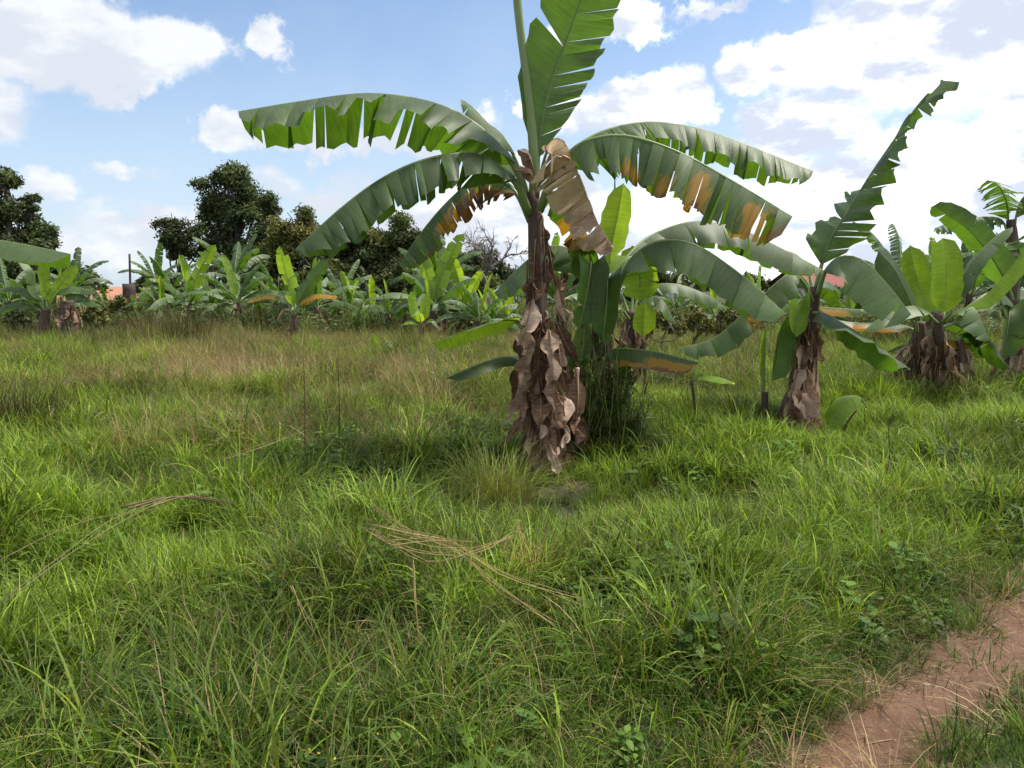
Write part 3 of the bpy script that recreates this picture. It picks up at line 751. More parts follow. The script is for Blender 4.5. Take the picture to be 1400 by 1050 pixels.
for k, (x0, y0, x1, y1, hw, tn, pf, dy) in enumerate([
        (1098, 475, 1092, 505, 13, .7, 'flare', -.2), (1092, 505, 1082, 545, 13, .65, 'saw', -.25), (1086, 530, 1072, 580, 14, .6, 'saw', -.28), (1092, 535, 1108, 570, 15, .8, 'flare', -.32),
        (1104, 555, 1116, 600, 12, .7, 'saw', -.3), (1080, 560, 1068, 600, 14, .55, 'saw', -.25), (1090, 565, 1092, 605, 15, .45, 'saw', -.3), (1100, 490, 1104, 550, 12, .25, 'saw', -.16),
        (1106, 440, 1100, 500, 9, .25, 'saw', -.12), (1114, 440, 1124, 500, 6, .4, 'leaf', -.05), (1090, 540, 1096, 600, 18, .2, 'saw', -.2), (1108, 560, 1128, 602, 11, .35, 'saw', -.15),
        (1076, 570, 1064, 596, 10, .4, 'saw', -.15), (1102, 575, 1104, 608, 10, .6, 'saw', -.34)]):
    px_leaf(q, Y3, [(x0 + (1096 - x0) * .5, y0 - 3, dy * .3), (x0, y0, dy * .8), (x0 * .65 + x1 * .35, y0 * .6 + y1 * .4, dy * 1.1), (x1, y1, dy * 1.2)], hw,
            side=(1, .15 * (-1) ** k, 0), fold=(18 + 9 * (k % 4), 25 + 8 * (k % 3)), tear=(.3, .8), jit=12, curl=60, sweep=.3, pet=.1, K=6, seed=160 + k, mat='dry',
            rib='rib_dry', name='dry_leaf', gap=.12, wave=.01, crumple=hw * Y3 / FPX * .18, rowlen=.04, prof=pf, tone=tn, mid_r=.008)
FIB.append((q, (1098, 430, 585, Y3, .11, 240, 3)))
b = base(1047, 580, 8.7)
sk = thing('banana_sucker', 'slim pale green banana shoot standing left of the shaggy right hand stem', 'banana shoot', b)
stem(sk, [b, P(1046, 560, 8.7), P(1046, 535, 8.7)], [.05, .045, .035], 10, 5)
px_leaf(sk, 8.7, [(1046, 560), (1045, 530), (1046, 490), (1048, 446)], 9, side=(1, .2, 0), fold=(60, 60), tear=(1, 2), jit=1, seed=121, pet=.3, mid_r=.028, mat='young', tone=.0)
b = base(1150, 600, 8.3)
sk = thing('banana_sucker', 'low banana shoot with a single drooping leaf in the grass right of the shaggy stem', 'banana shoot', b)
stem(sk, [b, P(1160, 575, 8.3), P(1172, 560, 8.3)], [.016, .013, .01], 8, 5)
px_leaf(sk, 8.3, [(1186, 556), (1176, 542, -.05), (1160, 544, -.15), (1143, 562, -.25), (1130, 592, -.3)], 19, fold=(35, 30), roll=(30, 30), tear=(1, 2), jit=1, seed=123, pet=.15, mid_r=.008, mat='young', tone=.0)

# ------------------------------------------------------------------ clump on the right: bright upright leaves
Y4 = 10.6
def skirt(root, px, y0, y1, Y, n, spread, seed, r0=.12):
    rng = np.random.RandomState(seed)
    for k in range(n):
        a = k * 2.39996 + rng.rand()
        f = rng.rand()
        p = P(px + rng.uniform(-1, 1) * 2, y0 + (y1 - y0) * f * .8, Y)
        hang(root, p[0], p[1], p[2], a, rng.uniform(.25, .5), rng.uniform(.05, .10), .03 + spread * f, seed * 10 + k, ['saw', 'flare', 'saw', 'leaf'][k % 4], rng.uniform(.15, .8), r0=r0)
b = base(1290, 555, Y4)
q = thing('banana_plant', 'banana plant with the broadest upright bright green leaf in the right hand clump', 'banana plant', b)
stem(q, [b, P(1287, 510, Y4), P(1282, 455, Y4), P(1284, 428, Y4)], [.17, .13, .10, .085, .06], 12, 14, sheaths=5)
px_leaf(q, Y4, [(1285, 440), (1287, 428), (1294, 395), (1294, 360), (1289, 325)], 25, side=(1, .1, 0), fold=(-6, -10), tear=(1.5, 3), jit=1.5, seed=131, pet=.10, mid_r=.022, mat='young', tone=.35, tip=.38, taper=0)
px_leaf(q, Y4, [(1286, 440, -.1), (1310, 425, -.2), (1345, 405, -.3), (1378, 370, -.4), (1412, 325, -.5)], 28, fold=(15, 28), roll=(0, -25), tear=(1.5, 3), jit=2, seed=133, pet=.18, mid_r=.02, mat='young', tone=.2)
px_leaf(q, Y4, [(1283, 440, -.1), (1265, 425, -.2), (1245, 418, -.3), (1210, 430, -.4), (1180, 452, -.5)], 26, fold=(45, 25), tear=(.3, .9), jit=4, seed=135, pet=.14, mid_r=.02, tone=.7)
px_leaf(q, Y4, [(1287, 440, -.2), (1305, 425, -.4), (1330, 420, -.6), (1342, 440, -.75), (1352, 465, -.85)], 36, fold=(35, 35), tear=(.05, .25), jit=6, seed=137, pet=.22, mid_r=.016, tone=.8, taper=.3, tip=.5, roll=(20, 20))
px_leaf(q, Y4, [(1285, 440, .1), (1300, 405, .3), (1330, 355, .4), (1365, 320, .5), (1280, 278, .8)][:4] + [(1385, 310, .5)], 20, fold=(30, 30), tear=(.3, .7), jit=4, seed=139, pet=.2)
px_leaf(q, Y4, [(1288, 445, .2), (1310, 440, .4), (1340, 450, .5), (1365, 480, .5), (1380, 505, .5)], 28, fold=(35, 35), tear=(.2, .6), jit=5, seed=141, pet=.14, tone=.25)
px_leaf(q, Y4, [(1283, 445, .3), (1270, 452, .5), (1245, 465, .6), (1215, 480, .6)], 18, fold=(40, 40), tear=(.2, .6), jit=5, seed=142, pet=.14, tone=.3)
skirt(q, 1286, 460, 545, Y4, 16, .12, 31); FIB.append((q, (1285, 450, 540, Y4, .12, 160, 4)))
b = base(1252, 552, Y4 + .25)
q = thing('banana_plant', 'darker banana trunk left in the right hand clump with hanging brown thatch', 'banana plant', b)
stem(q, [b, P(1253, 510, Y4 + .25), P(1258, 460, Y4 + .25), P(1258, 440, Y4 + .25)], [.18, .14, .10, .09, .07], 12, 15, sheaths=5)
px_leaf(q, Y4 + .25, [(1258, 450), (1262, 425, .1), (1258, 395, .2), (1250, 365, .2), (1244, 334, .2)], 21, side=(1, .1, 0), fold=(-5, -8), tear=(1, 2), jit=3, seed=145, pet=.12, mid_r=.018, mat='young', tone=.2, tip=.4, taper=0)
px_leaf(q, Y4 + .25, [(1257, 455, -.2), (1252, 430, -.3), (1238, 395, -.4), (1222, 365, -.4), (1200, 342, -.4)], 28, side=(.6, .6, .4), fold=(5, 30), tear=(.6, 1.5), jit=3, seed=147, pet=.14, mid_r=.018, tone=.25)
px_leaf(q, Y4 + .25, [(1257, 455, .2), (1240, 445, .4), (1205, 442, .5), (1160, 440, .6), (1120, 432, .6)], 18, fold=(48, 40), tear=(.3, .9), jit=4, seed=149, pet=.1, edge=(.8, .4), yel=[(.3, .9, 0, .3, .8)])
px_leaf(q, Y4 + .25, [(1260, 455, .2), (1275, 462, .3), (1300, 465, .3), (1330, 470, .3)], 16, fold=(48, 40), tear=(.3, .9), jit=4, seed=150, pet=.1, yel=[(.1, .9, 0, .0, 1)], label='yellow leaf between the trunks')
skirt(q, 1252, 470, 545, Y4 + .25, 16, .14, 33); FIB.append((q, (1253, 460, 540, Y4 + .25, .12, 160, 5)))
b = base(1315, 545, Y4 + .5)
q = thing('banana_plant', 'thin dying banana stem of bare brown strips right of the bright upright leaf', 'banana plant', b)
stem(q, [b, P(1314, 505, Y4 + .5), P(1312, 465, Y4 + .5)], [.10, .08, .055], 10, 16, sheaths=6)
px_leaf(q, Y4 + .5, [(1312, 470), (1318, 455, .1), (1335, 460, .2), (1345, 490, .2)], 20, fold=(40, 40), tear=(.2, .5), jit=5, seed=152, pet=.15, tone=.2)
skirt(q, 1314, 470, 535, Y4 + .5, 9, .06, 35, .07)
Y5 = 11.6
b = base(1392, 540, Y5)
q = thing('banana_plant', 'shaggy banana plant at the right edge with one leaf rising to the left', 'banana plant', b)
stem(q, [b, P(1390, 500, Y5), P(1388, 450, Y5), P(1388, 410, Y5)], [.19, .14, .10, .085, .06], 12, 17, sheaths=5)
px_leaf(q, Y5, [(1388, 420), (1378, 390), (1355, 350), (1320, 310), (1274, 282)], 22, side=(.5, -.5, .5), fold=(20, 25), tear=(.6, 1.4), jit=4, seed=155, pet=.14, mid_r=.018)
px_leaf(q, Y5, [(1389, 420), (1396, 380), (1420, 340), (1470, 320)], 26, fold=(35, 40), tear=(.3, .8), jit=5, seed=156, pet=.18)
px_leaf(q, Y5, [(1387, 430, -.2), (1375, 405, -.4), (1350, 400, -.6), (1320, 420, -.8)], 24, fold=(40, 40), tear=(.3, .8), jit=5, seed=157, pet=.18)
px_leaf(q, Y5, [(1390, 430, -.2), (1405, 410, -.4), (1440, 410, -.5), (1480, 440, -.6)], 24, fold=(40, 40), tear=(.3, .8), jit=5, seed=158, pet=.18)
px_leaf(q, Y5, [(1387, 430, -.2), (1382, 420, -.5), (1378, 440, -.7), (1372, 490, -.75)], 24, side=(1, .2, 0), fold=(25, 30), tear=(.3, .8), jit=5, seed=159, pet=.18, tone=.2)
skirt(q, 1390, 450, 530, Y5, 16, .14, 37); FIB.append((q, (1390, 440, 520, Y5, .13, 140, 6)))
Y6 = 15.0
b = base(1385, 505, Y6)
q = thing('banana_plant', 'tall banana plant behind at the right edge with finely shredded leaves against the sky', 'banana plant', b)
stem(q, [b, P(1384, 430, Y6), P(1384, 350, Y6), P(1382, 300, Y6)], [.17, .14, .11, .08], 12, 18, sheaths=4)
px_leaf(q, Y6, [(1382, 320), (1378, 285), (1372, 265, -.3), (1362, 250, -.6), (1350, 246, -.8)], 26, fold=(30, 30), tear=(.03, .09), jit=14, seed=161, pet=.15, gap=.2, mat='far')
px_leaf(q, Y6, [(1382, 325), (1370, 300), (1345, 296, -.1), (1310, 300, -.2), (1278, 312, -.2)], 24, fold=(45, 45), tear=(.05, .14), jit=9, seed=162, pet=.15, gap=.12, mat='far')
px_leaf(q, Y6, [(1384, 320), (1392, 280), (1410, 262, -.1), (1445, 262, -.2), (1490, 285, -.2)], 26, fold=(45, 45), tear=(.05, .14), jit=9, seed=163, pet=.15, gap=.12, mat='far')
px_leaf(q, Y6, [(1383, 330), (1370, 322, .2), (1350, 330, .3), (1325, 350, .4), (1310, 370, .4)], 24, fold=(45, 45), tear=(.05, .14), jit=9, seed=164, pet=.15, gap=.12, mat='far')
px_leaf(q, Y6, [(1384, 330), (1395, 330, .2), (1420, 345, .3), (1450, 380, .4)], 24, fold=(45, 45), tear=(.05, .14), jit=9, seed=165, pet=.15, gap=.12, mat='far')
px_leaf(q, Y6, [(1383, 335), (1376, 335, -.4), (1372, 350, -.7), (1366, 390, -.9)], 24, side=(1, .1, 0), fold=(35, 35), tear=(.05, .14), jit=9, seed=166, pet=.15, gap=.12, mat='far')

# ------------------------------------------------------------------ left side
Yl = 8.5
b = base(-215, 600, Yl)
q = thing('banana_plant', 'banana plant at the left edge of which one long leaf end reaches into the picture', 'banana plant', b)
stem(q, [b, P(-214, 500, Yl), P(-212, 400, Yl), P(-210, 350, Yl)], [.18, .13, .10, .06], 12, 19, sheaths=4)
px_leaf(q, Yl, [(-210, 365), (-190, 335), (-150, 318), (-80, 318), (-20, 325), (40, 335), (96, 347)], 44, fold=(32, 40), tear=(.9, 1.6), jit=2, seed=171, pet=.12, mid_r=.028, tone=.6, taper=.2, tip=.2, gap=.01)
px_leaf(q, Yl, [(-212, 365), (-230, 320), (-270, 300), (-340, 320), (-400, 380)], 46, fold=(45, 45), tear=(.1, .4), jit=7, seed=172, pet=.15)
px_leaf(q, Yl, [(-210, 360), (-205, 310, .5), (-190, 290, 1.0), (-150, 300, 1.7)], 46, fold=(45, 45), tear=(.1, .4), jit=7, seed=173, pet=.15)
px_leaf(q, Yl, [(-210, 360), (-215, 310), (-212, 250), (-200, 180)], 40, side=(1, .2, 0), fold=(5, 5), tear=(.5, 1), jit=5, seed=174, pet=.2)

Y7 = 21.5
b = base(95, 470, Y7)
st = thing('banana_stump', 'dead cut banana stump wrapped in peeling brown sheaths on the left of the field', 'stump', b)
stem(st, [b, P(96, 452, Y7), P(93, 430, Y7), P(91, 411, Y7)], [.30, .26, .22, .19, .17], 12, 20, sheaths=7)
skirt(st, 93, 413, 465, Y7, 12, .06, 41, .20)
px_leaf(st, Y7, [(90, 425), (86, 410), (83, 404), (82, 415), (84, 428)], 5, side=(1, 0, 0), mat='dry', rib='rib_dry', name='dry_leaf', tear=(.4, 1), seed=175, yel=[(0, 1, 0, 0, .6)], tone=.8)
Y8 = 22.5
b = base(58, 465, Y8)
q = thing('banana_plant', 'bright green banana plant just left of the dead stump', 'banana plant', b)
stem(q, [b, P(60, 445, Y8), P(63, 422, Y8)], [.2, .17, .12], 10, 21)
for k, (pp, hw, kw) in enumerate([
        ([(63, 425), (68, 412), (80, 392), (105, 363)], 10, dict(mat='young', side=(.7, .2, -.5), fold=(-5, 10), tone=.1)),
        ([(62, 425), (50, 410), (32, 395), (12, 380)], 9, dict(mat='young', fold=(20, 20), tone=0, roll=(20, 20))),
        ([(63, 422), (62, 395), (60, 370), (56, 345)], 9, dict(mat='young', side=(1, .1, 0), fold=(0, 0))),
        ([(62, 425), (50, 395), (45, 370), (25, 350)], 12, dict(fold=(30, 30))),
        ([(64, 425), (85, 405), (110, 402), (135, 418)], 13, dict(fold=(50, 45))),
        ([(62, 428), (40, 415), (15, 415), (-8, 425)], 12, dict(fold=(50, 45))),
        ([(64, 425), (80, 398), (105, 392), (130, 400)], 12, dict(fold=(50, 45))),
        ([(62, 425), (55, 405), (25, 392), (-10, 396)], 12, dict(fold=(45, 40)))]):
    px_leaf(q, Y8, pp, hw, tear=(.2, .8), jit=5, seed=300 + k, pet=.15, K=3, rowlen=.2, **({'mat': 'far'} | kw))
Y9 = 20.5
b = base(402, 474, Y9)
q = thing('banana_sapling', 'young banana plant with one vivid yellow green upright leaf on a thin brown stem', 'banana sapling', b)
stem(q, [b, P(402, 455, Y9), P(402, 430, Y9)], [.13, .10, .07], 10, 22, sheaths=3)
for k, (pp, hw, kw) in enumerate([
        ([(402, 435), (402, 418), (396, 390), (388, 360), (382, 336)], 12, dict(mat='young', side=(1, .1, 0), fold=(0, 15), tear=(.2, .6), tone=.9, jit=16, loss=.25)),
        ([(403, 432), (410, 408), (425, 385), (448, 356)], 11, dict(fold=(15, 30), side=(.6, .3, -.6), tear=(.3, .8))),
        ([(403, 430), (412, 412), (432, 402), (462, 405)], 10, dict(fold=(45, 45), yel=[(.2, 1, 0, .0, .9)], edge=(.6, .3), label='leaf gone yellow')),
        ([(401, 430), (390, 408), (365, 402), (330, 412)], 10, dict(fold=(45, 45), yel=[(.4, .9, 0, .3, .8)], edge=(.4, .3))),
        ([(402, 432), (395, 422), (385, 424), (378, 440)], 4, dict(fold=(45, 45), mat='dry', rib='rib_dry', name='dry_leaf'))]):
    px_leaf(q, Y9, pp, hw, seed=320 + k, pet=.15, K=3, rowlen=.2, **({'mat': 'far', 'tear': (.2, .8), 'jit': 5} | kw))
skirt(q, 402, 432, 468, Y9, 6, .02, 43, .09)
b = base(517, 505, 16.5)
q = thing('banana_sapling', 'knee high banana sapling with two green leaves in the middle of the grass', 'banana sapling', b)
stem(q, [b, P(517, 495, 16.5), P(517, 482, 16.5)], [.06, .05, .03], 8, 23)
for k, (pp, hw, kw) in enumerate([([(517, 486), (514, 472), (509, 455)], 6, dict(mat='young', side=(1, 0, 0), fold=(0, 0))),
                                  ([(517, 486), (524, 472), (530, 468), (540, 476)], 6, dict(fold=(35, 35))),
                                  ([(517, 488), (508, 476), (500, 474), (492, 482)], 6, dict(fold=(35, 35)))]):
    px_leaf(q, 16.5, pp, hw, tear=(.4, 1), jit=3, seed=330 + k, pet=.1, K=3, rowlen=.15, **({'mat': 'far'} | kw))
b = base(575, 462, 19.5)
q = thing('banana_sapling', 'clump of bright green young banana leaves left of the tall middle plant', 'banana sapling', b)
stem(q, [b, P(576, 450, 19.5), P(576, 440, 19.5)], [.10, .08, .06], 8, 24)
for k, (pp, hw, kw) in enumerate([([(576, 445), (580, 430), (583, 412), (584, 400)], 8, dict(mat='young', side=(1, 0, 0), fold=(0, 0))),
                                  ([(575, 445), (568, 430), (564, 415), (562, 398)], 7, dict(mat='young', side=(1, .4, 0), fold=(0, 0))),
                                  ([(575, 446), (560, 438), (548, 445)], 9, dict(mat='young', fold=(30, 30))),
                                  ([(577, 446), (590, 436), (602, 450)], 8, dict(fold=(40, 40))),
                                  ([(576, 444), (572, 425, -.6), (566, 432, -1)], 8, dict(mat='young', fold=(30, 30)))]):
    px_leaf(q, 19.5, pp, hw, tear=(.5, 1.2), jit=3, seed=340 + k, pet=.1, K=3, rowlen=.2, **({'mat': 'far'} | kw))

# ------------------------------------------------------------------ generic banana plants in the rows behind
def arch(root, az_, el_, L, droop, hw, seed, **kw):
    n = 7
    p = np.array(root.location) + np.array(kw.pop('crown'))
    pts = [p.copy()]; e = el_
    for k in range(n):
        e -= droop / n * (0.4 + 1.2 * k / n)
        p = p + (L / n) * np.array([math.cos(az_) * math.cos(e), math.sin(az_) * math.cos(e), math.sin(e)])
        pts.append(p.copy())
    return leaf(root, pts, hw, seed=seed, K=3, rowlen=.22, **kw)

def generic(loc, label, h, n, L, seed, shred=.12, upright=1, yellow=0.1, group=None, name='banana_plant', cat='banana plant', face=None):
    rng = np.random.RandomState(seed)
    q = thing(name, label, cat, loc, group)
    stem(q, [np.array(loc), np.array(loc) + [.02, 0, h * .5], np.array(loc) + [rng.uniform(-.08, .08), 0, h]], [.19, .14, .10, .07], 8, seed, n=8)
    for k in range(n):
        a = k * 2.39996 + rng.uniform(-.3, .3)
        f = k / max(1, n - 1)                      # 0 oldest, 1 newest
        el_ = R(22 + 54 * f + rng.uniform(-8, 8)); dr = R(105 - 62 * f + rng.uniform(-15, 15))
        kw = dict(mat='far', fold=(42, 42), tear=(shred * .5, shred * 2.2), jit=9, pet=.14, tone=rng.uniform(.25, .8), mid_r=.022, gap=.1)
        if k >= n - upright:
            el_, dr = R(82), R(rng.uniform(5, 35)); kw.update(fold=(rng.uniform(-10, 30), rng.uniform(0, 45)), mat='young' if rng.rand() < .3 else 'far', tear=(.12, .5), roll=(0, rng.uniform(-40, 40)), side=(1, rng.uniform(-.6, .6), 0), tone=.2)
        if k < n * .3 and rng.rand() < yellow * 3: kw.update(yel=[(.3, .95, 0, .2, .9)], edge=(.6, .4))
        arch(q, a, el_, L * rng.uniform(.8, 1.1), dr, L * .115, seed * 40 + k, crown=(0, 0, h * .93), **kw)
    for k in range(5):
        hang(q, loc[0], loc[1], loc[2] + h * rng.uniform(.45, .95), k * 1.4 + seed, h * .35, .09, .08, seed * 40 + 30 + k, 'saw', rng.uniform(.2, .7), r0=.1)
    return q
def copy_tree(o, parent=None):
    c = o.copy(); COL.objects.link(c)
    if parent is not None: c.parent = parent
    for ch in list(o.children): copy_tree(ch, c)
    return c

protos = []
PROTO = [(1.6, 12, 1.9, .07, 1), (.95, 11, 1.8, .10, 1), (1.15, 13, 2.0, .06, 0), (.65, 10, 1.6, .18, 2), (2.6, 11, 2.0, .06, 1)]
# px, py of the foot on the ground, distance, kind, scale, label
ROW = [(205, 425, 34, 4, 1.25, 'banana plant with an upright shredded leaf standing against the sky left of the tall trees'),
       (112, 428, 31, 0, 1.05, 'banana plant behind the dead stump in front of the dark left tree'),
       (150, 430, 33, 2, .9, 'banana plant with flat shredded leaves right behind the dead stump'),
       (255, 432, 28, 3, 1.2, 'low banana plant with a bright upright leaf in front of the tall tree'),
       (222, 436, 27, 1, .9, 'low dark banana plant left of the dry bush'),
       (295, 434, 29, 2, .95, 'banana plant below the tall tree on the left'),
       (330, 436, 27, 1, 1.05, 'banana plant with long drooping leaves left of the vivid sapling'),
       (352, 430, 31, 3, 1.2, 'banana plant with leaves crossing in front of the round green tree'),
       (440, 436, 27, 1, .8, 'low banana plant right of the vivid sapling under the dark tree'),
       (478, 434, 28, 3, 1.0, 'low banana plant in front of the dark hedge trees'),
       (530, 438, 26, 1, 1.0, 'banana plant with one stiff upright leaf right of the dark hedge trees'),
       (606, 440, 25, 0, .95, 'banana plant with a tall ragged upright leaf left of the bare dead tree'),
       (652, 448, 21, 1, 1.0, 'banana plant with wide flat leaves behind the left of the tall middle plant'),
       (695, 442, 24, 3, 1.15, 'banana plant seen just behind the trunk of the tall middle plant'),
       (20, 440, 27, 2, 1.0, 'banana plant in the dark corner left of the bright plant by the stump'),
       (-30, 436, 29, 0, 1.0, 'banana plant half cut off by the left edge behind the stump'),
       (772, 440, 25, 1, 1.1, 'banana plant glimpsed between the two middle stems'),
       (930, 436, 27, 2, .85, 'banana plant behind the long arched leaf right of the middle'),
       (980, 440, 24, 1, .95, 'banana plant left of the red roofed house'),
       (1040, 438, 26, 3, 1.1, 'low banana plant in front of the red roofed house'),
       (1170, 446, 21, 1, 1.0, 'banana plant behind the right hand plant below its broad leaf'),
       (1215, 448, 20, 2, .9, 'banana plant behind the right hand clump on its left'),
       (1330, 450, 19, 0, 1.0, 'banana plant behind the right hand clump on its right'),
       (1430, 446, 20, 2, 1.0, 'banana plant half outside the right edge behind the clump'),
       (1265, 442, 24, 1, 1.05, 'banana plant far behind the bright upright leaf on the right'),
       (1110, 434, 29, 2, .9, 'banana plant far behind the right hand plant beside the red roof'),
       (185, 434, 29, 3, 1.1, 'low banana plant at the foot of the dark post'),
       (240, 430, 33, 0, 1.0, 'taller banana plant half hidden behind the low ones left of the tall tree'),
       (275, 431, 32, 1, 1.2, 'banana plant tucked in behind the row directly under the tall tree'),
       (315, 431, 32, 0, 1.0, 'banana plant behind the row right of the tall tree trunk'),
       (375, 432, 30, 2, 1.0, 'banana plant behind the vivid sapling on its left'),
       (415, 432, 31, 1, 1.1, 'banana plant behind the vivid sapling on its right'),
       (460, 431, 32, 2, .95, 'banana plant in the back of the row under the dark tree'),
       (505, 434, 29, 1, 1.05, 'banana plant behind the knee high sapling'),
       (555, 436, 27, 2, .85, 'banana plant left behind the clump of young leaves'),
       (632, 440, 24, 3, 1.3, 'low banana plant below the bare dead tree'),
       (675, 446, 22, 1, .9, 'banana plant close to the left of the tall middle trunk'),
       (590, 444, 23, 3, 1.2, 'low banana plant just behind the clump of young leaves'),
       (90, 434, 29, 1, 1.1, 'banana plant directly behind the dead stump'),
       (60, 432, 31, 2, 1.1, 'banana plant behind the bright plant left of the stump')]
for i, (px, py, Yd, kd, sc, lab) in enumerate(ROW):
    lc = base(px, py, Yd)
    if len(protos) <= 4 and kd not in [k for k, _ in protos]:
        h, n, L, sh, up = PROTO[kd]
        o = generic(lc, lab, h, n, L, 11 + kd, sh, up, .035, 'banana plants in the rows behind')
        protos.append((kd, o))
    else:
        src = [o for k, o in protos if k == kd][0]
        o = copy_tree(src)
        o['label'] = lab; o.location = tuple(lc)
        o.rotation_euler = (0, 0, (i * 1.7) % 6.28)
    sc *= .70 + .72 * ((i * .618) % 1.0) ** 2
    o.rotation_euler = (.16 * math.sin(i * 2.3), .16 * math.cos(i * 1.9), o.rotation_euler[2])
    o.scale = (sc, sc, sc)

# ------------------------------------------------------------------ trees
def leafcloud(centers, radii, counts, size, cols, rng, flat=.8):
    V, CL = [], []
    for c, r, n in zip(centers, radii, counts):
        d = norm(rng.normal(size=(n, 3))) * (rng.rand(n, 1) ** .45) * np.array([r, r, r * flat])
        d += rng.normal(size=(n, 3)) * r * .12
        ctr = c + d
        nr = norm(norm(d) * .7 + rng.normal(size=(n, 3)) * .7 + [0, 0, .5])
        a = norm(np.cross(nr, rng.normal(size=(n, 3)))); b_ = np.cross(nr, a)
        s = size * rng.uniform(.6, 1.35, (n, 1))
        quad = np.stack([ctr - a * s, ctr + b_ * s * .45 - nr * s * .12, ctr + a * s, ctr - b_ * s * .45 - nr * s * .12], 1)
        V.append(quad.reshape(-1, 3))
        base_c = np.array(cols[rng.randint(len(cols))])
        cc = base_c * rng.uniform(.7, 1.3, (n, 1)) * np.array([1, 1, 1]) + rng.normal(size=(n, 3)) * .004
        CL.append(np.repeat(np.clip(cc, .005, 1), 4, axis=0))
    V = np.vstack(V)
    return V, np.arange(len(V)).reshape(-1, 4), np.vstack(CL)

def tree(label, px, Yd, clumps, cols, size, dens, seed, group=None, name='tree', cat='tree', trunk_r=.22, sub=9, fork=.35):
    rng = np.random.RandomState(seed)
    b = P(px, 420, Yd); b[2] = float(gz(b[0], b[1]))
    q = thing(name, label, cat, b, group)
    cs, rs, ns, limbs = [], [], [], []
    for (cx, cy, r) in clumps:
        c = P(cx, cy, Yd); rm = r * Yd / FPX * (1.18 if name == 'tree' else 1.0)
        c[1] += rng.uniform(-.7, .7) * rm
        limbs.append((c, rm))
        for k in range(sub):
            o = norm(rng.normal(size=3)) * rm * rng.uniform(.45, .95) * np.array([1, 1, .85])
            rr = rm * rng.uniform(.32, .58)
            cs.append(c + o); rs.append(rr * 1.12); ns.append(int(7 * dens * rr * rr / (size * size)) + 12)
            cs.append(c + o * 1.15); rs.append(rr * .5); ns.append(int(2 * dens * rr * rr / (size * size)) + 8)
    tops = [c for c, _ in limbs]
    mid = np.mean(tops, 0); top = max(tops, key=lambda c: c[2])
    z0 = b[2]
    fk = b + (mid - b) * fork; fk[0] = b[0] + (mid[0] - b[0]) * .5
    TV, TF = tube_geo(catmull([b - [0, 0, .1], b + (fk - b) * .5 + [.1, 0, 0], fk, (fk + top) / 2 + [.1, 0, 0], top], 14), [trunk_r, trunk_r * .8, trunk_r * .6, trunk_r * .35, .03], 8, .15, rng)
    mesh_obj('trunk', TV, TF, M['bark'], q, None, None, True, b)
    for c, rm in limbs:
        V, F = tube_geo(catmull([fk + (top - fk) * rng.uniform(0, .3), (fk + c) / 2 + rng.normal(size=3) * .25 - [0, 0, .2], c], 8), [trunk_r * .45, trunk_r * .25, .03], 6, .1, rng)
        off = len(V)
        for k in range(5):
            e = c + norm(rng.normal(size=3)) * rm * .9
            v2, f2 = tube_geo(catmull([(fk + c) / 2 + (c - fk) * .25, (c + e) / 2, e], 5), [trunk_r * .16, .02], 5, 0, rng)
            V = np.vstack([V, v2]); F = np.vstack([F, f2 + off]); off = len(V)
        mesh_obj('limb', V, F, M['bark'], q, None, None, True, b)
    V, F, C = leafcloud(cs, rs, ns, size, cols, rng)
    mesh_obj('crown', V, F, M['crown'], q, None, C, False, b)
    return q
DK = [(.052, .074, .030), (.066, .092, .036), (.085, .108, .040), (.058, .070, .032)]
OL = [(.125, .130, .036), (.100, .118, .036), (.145, .140, .045)]
tree('tall open crowned tree highest in the left background', 318, 46, [(300, 262, 26), (325, 255, 26), (345, 275, 24), (312, 285, 28), (360, 285, 14), (290, 290, 14), (335, 300, 22), (320, 325, 30), (345, 330, 26)], DK, .115, 1.5, 1, trunk_r=.28, sub=8)
tree('small dark tree with an airy crown left of the tallest tree', 246, 44, [(238, 310, 18), (258, 318, 20), (228, 330, 12), (250, 340, 18), (275, 335, 14)], DK, .115, 1.2, 2, trunk_r=.16)
tree('rounded olive green tree right of the tallest tree', 392, 43, [(385, 315, 26), (410, 310, 22), (370, 335, 26), (415, 340, 28), (390, 365, 34), (355, 360, 24), (425, 370, 26)], OL + DK[:1], .115, 1.6, 3)
tree('dark broad tree behind the drooping leaf left of centre', 468, 41, [(455, 345, 30), (490, 335, 26), (450, 375, 32), (490, 370, 34), (470, 400, 34), (435, 400, 28), (505, 395, 28)], DK, .115, 1.7, 4)
tree('brownish green tree behind the browned hanging leaf', 535, 42, [(520, 325, 22), (548, 318, 22), (565, 330, 16), (530, 350, 28), (555, 355, 26), (515, 380, 28), (545, 385, 28)], OL[:2] + DK, .115, 1.5, 5)
tree('dark tree with drooping branches at the left edge', 5, 36, [(-15, 255, 24), (8, 246, 12), (-20, 290, 34), (15, 300, 24), (35, 275, 12), (50, 318, 18), (20, 335, 30), (62, 335, 14), (-25, 345, 40), (75, 350, 14), (30, 370, 30), (-10, 390, 34)], DK, .115, 1.5, 6, trunk_r=.3)
tree('leafy dark bush around the foot of the bare dead tree', 662, 40, [(640, 352, 13), (655, 345, 12), (672, 352, 13), (660, 368, 18), (635, 372, 14), (685, 370, 14)], DK, .115, 1.2, 7, name='bush', cat='bush', trunk_r=.1)
tree('dark shrub tree between the brownish tree and the ragged leaf', 592, 41, [(585, 350, 12), (598, 345, 10), (590, 370, 18), (610, 375, 16), (575, 380, 18)], DK, .115, 1.3, 8, trunk_r=.1)
tree('slim dark tree far behind right of the middle plants', 893, 46, [(893, 352, 10), (890, 370, 12), (896, 388, 14), (905, 400, 14)], DK, .17, 1.4, 9, trunk_r=.12)
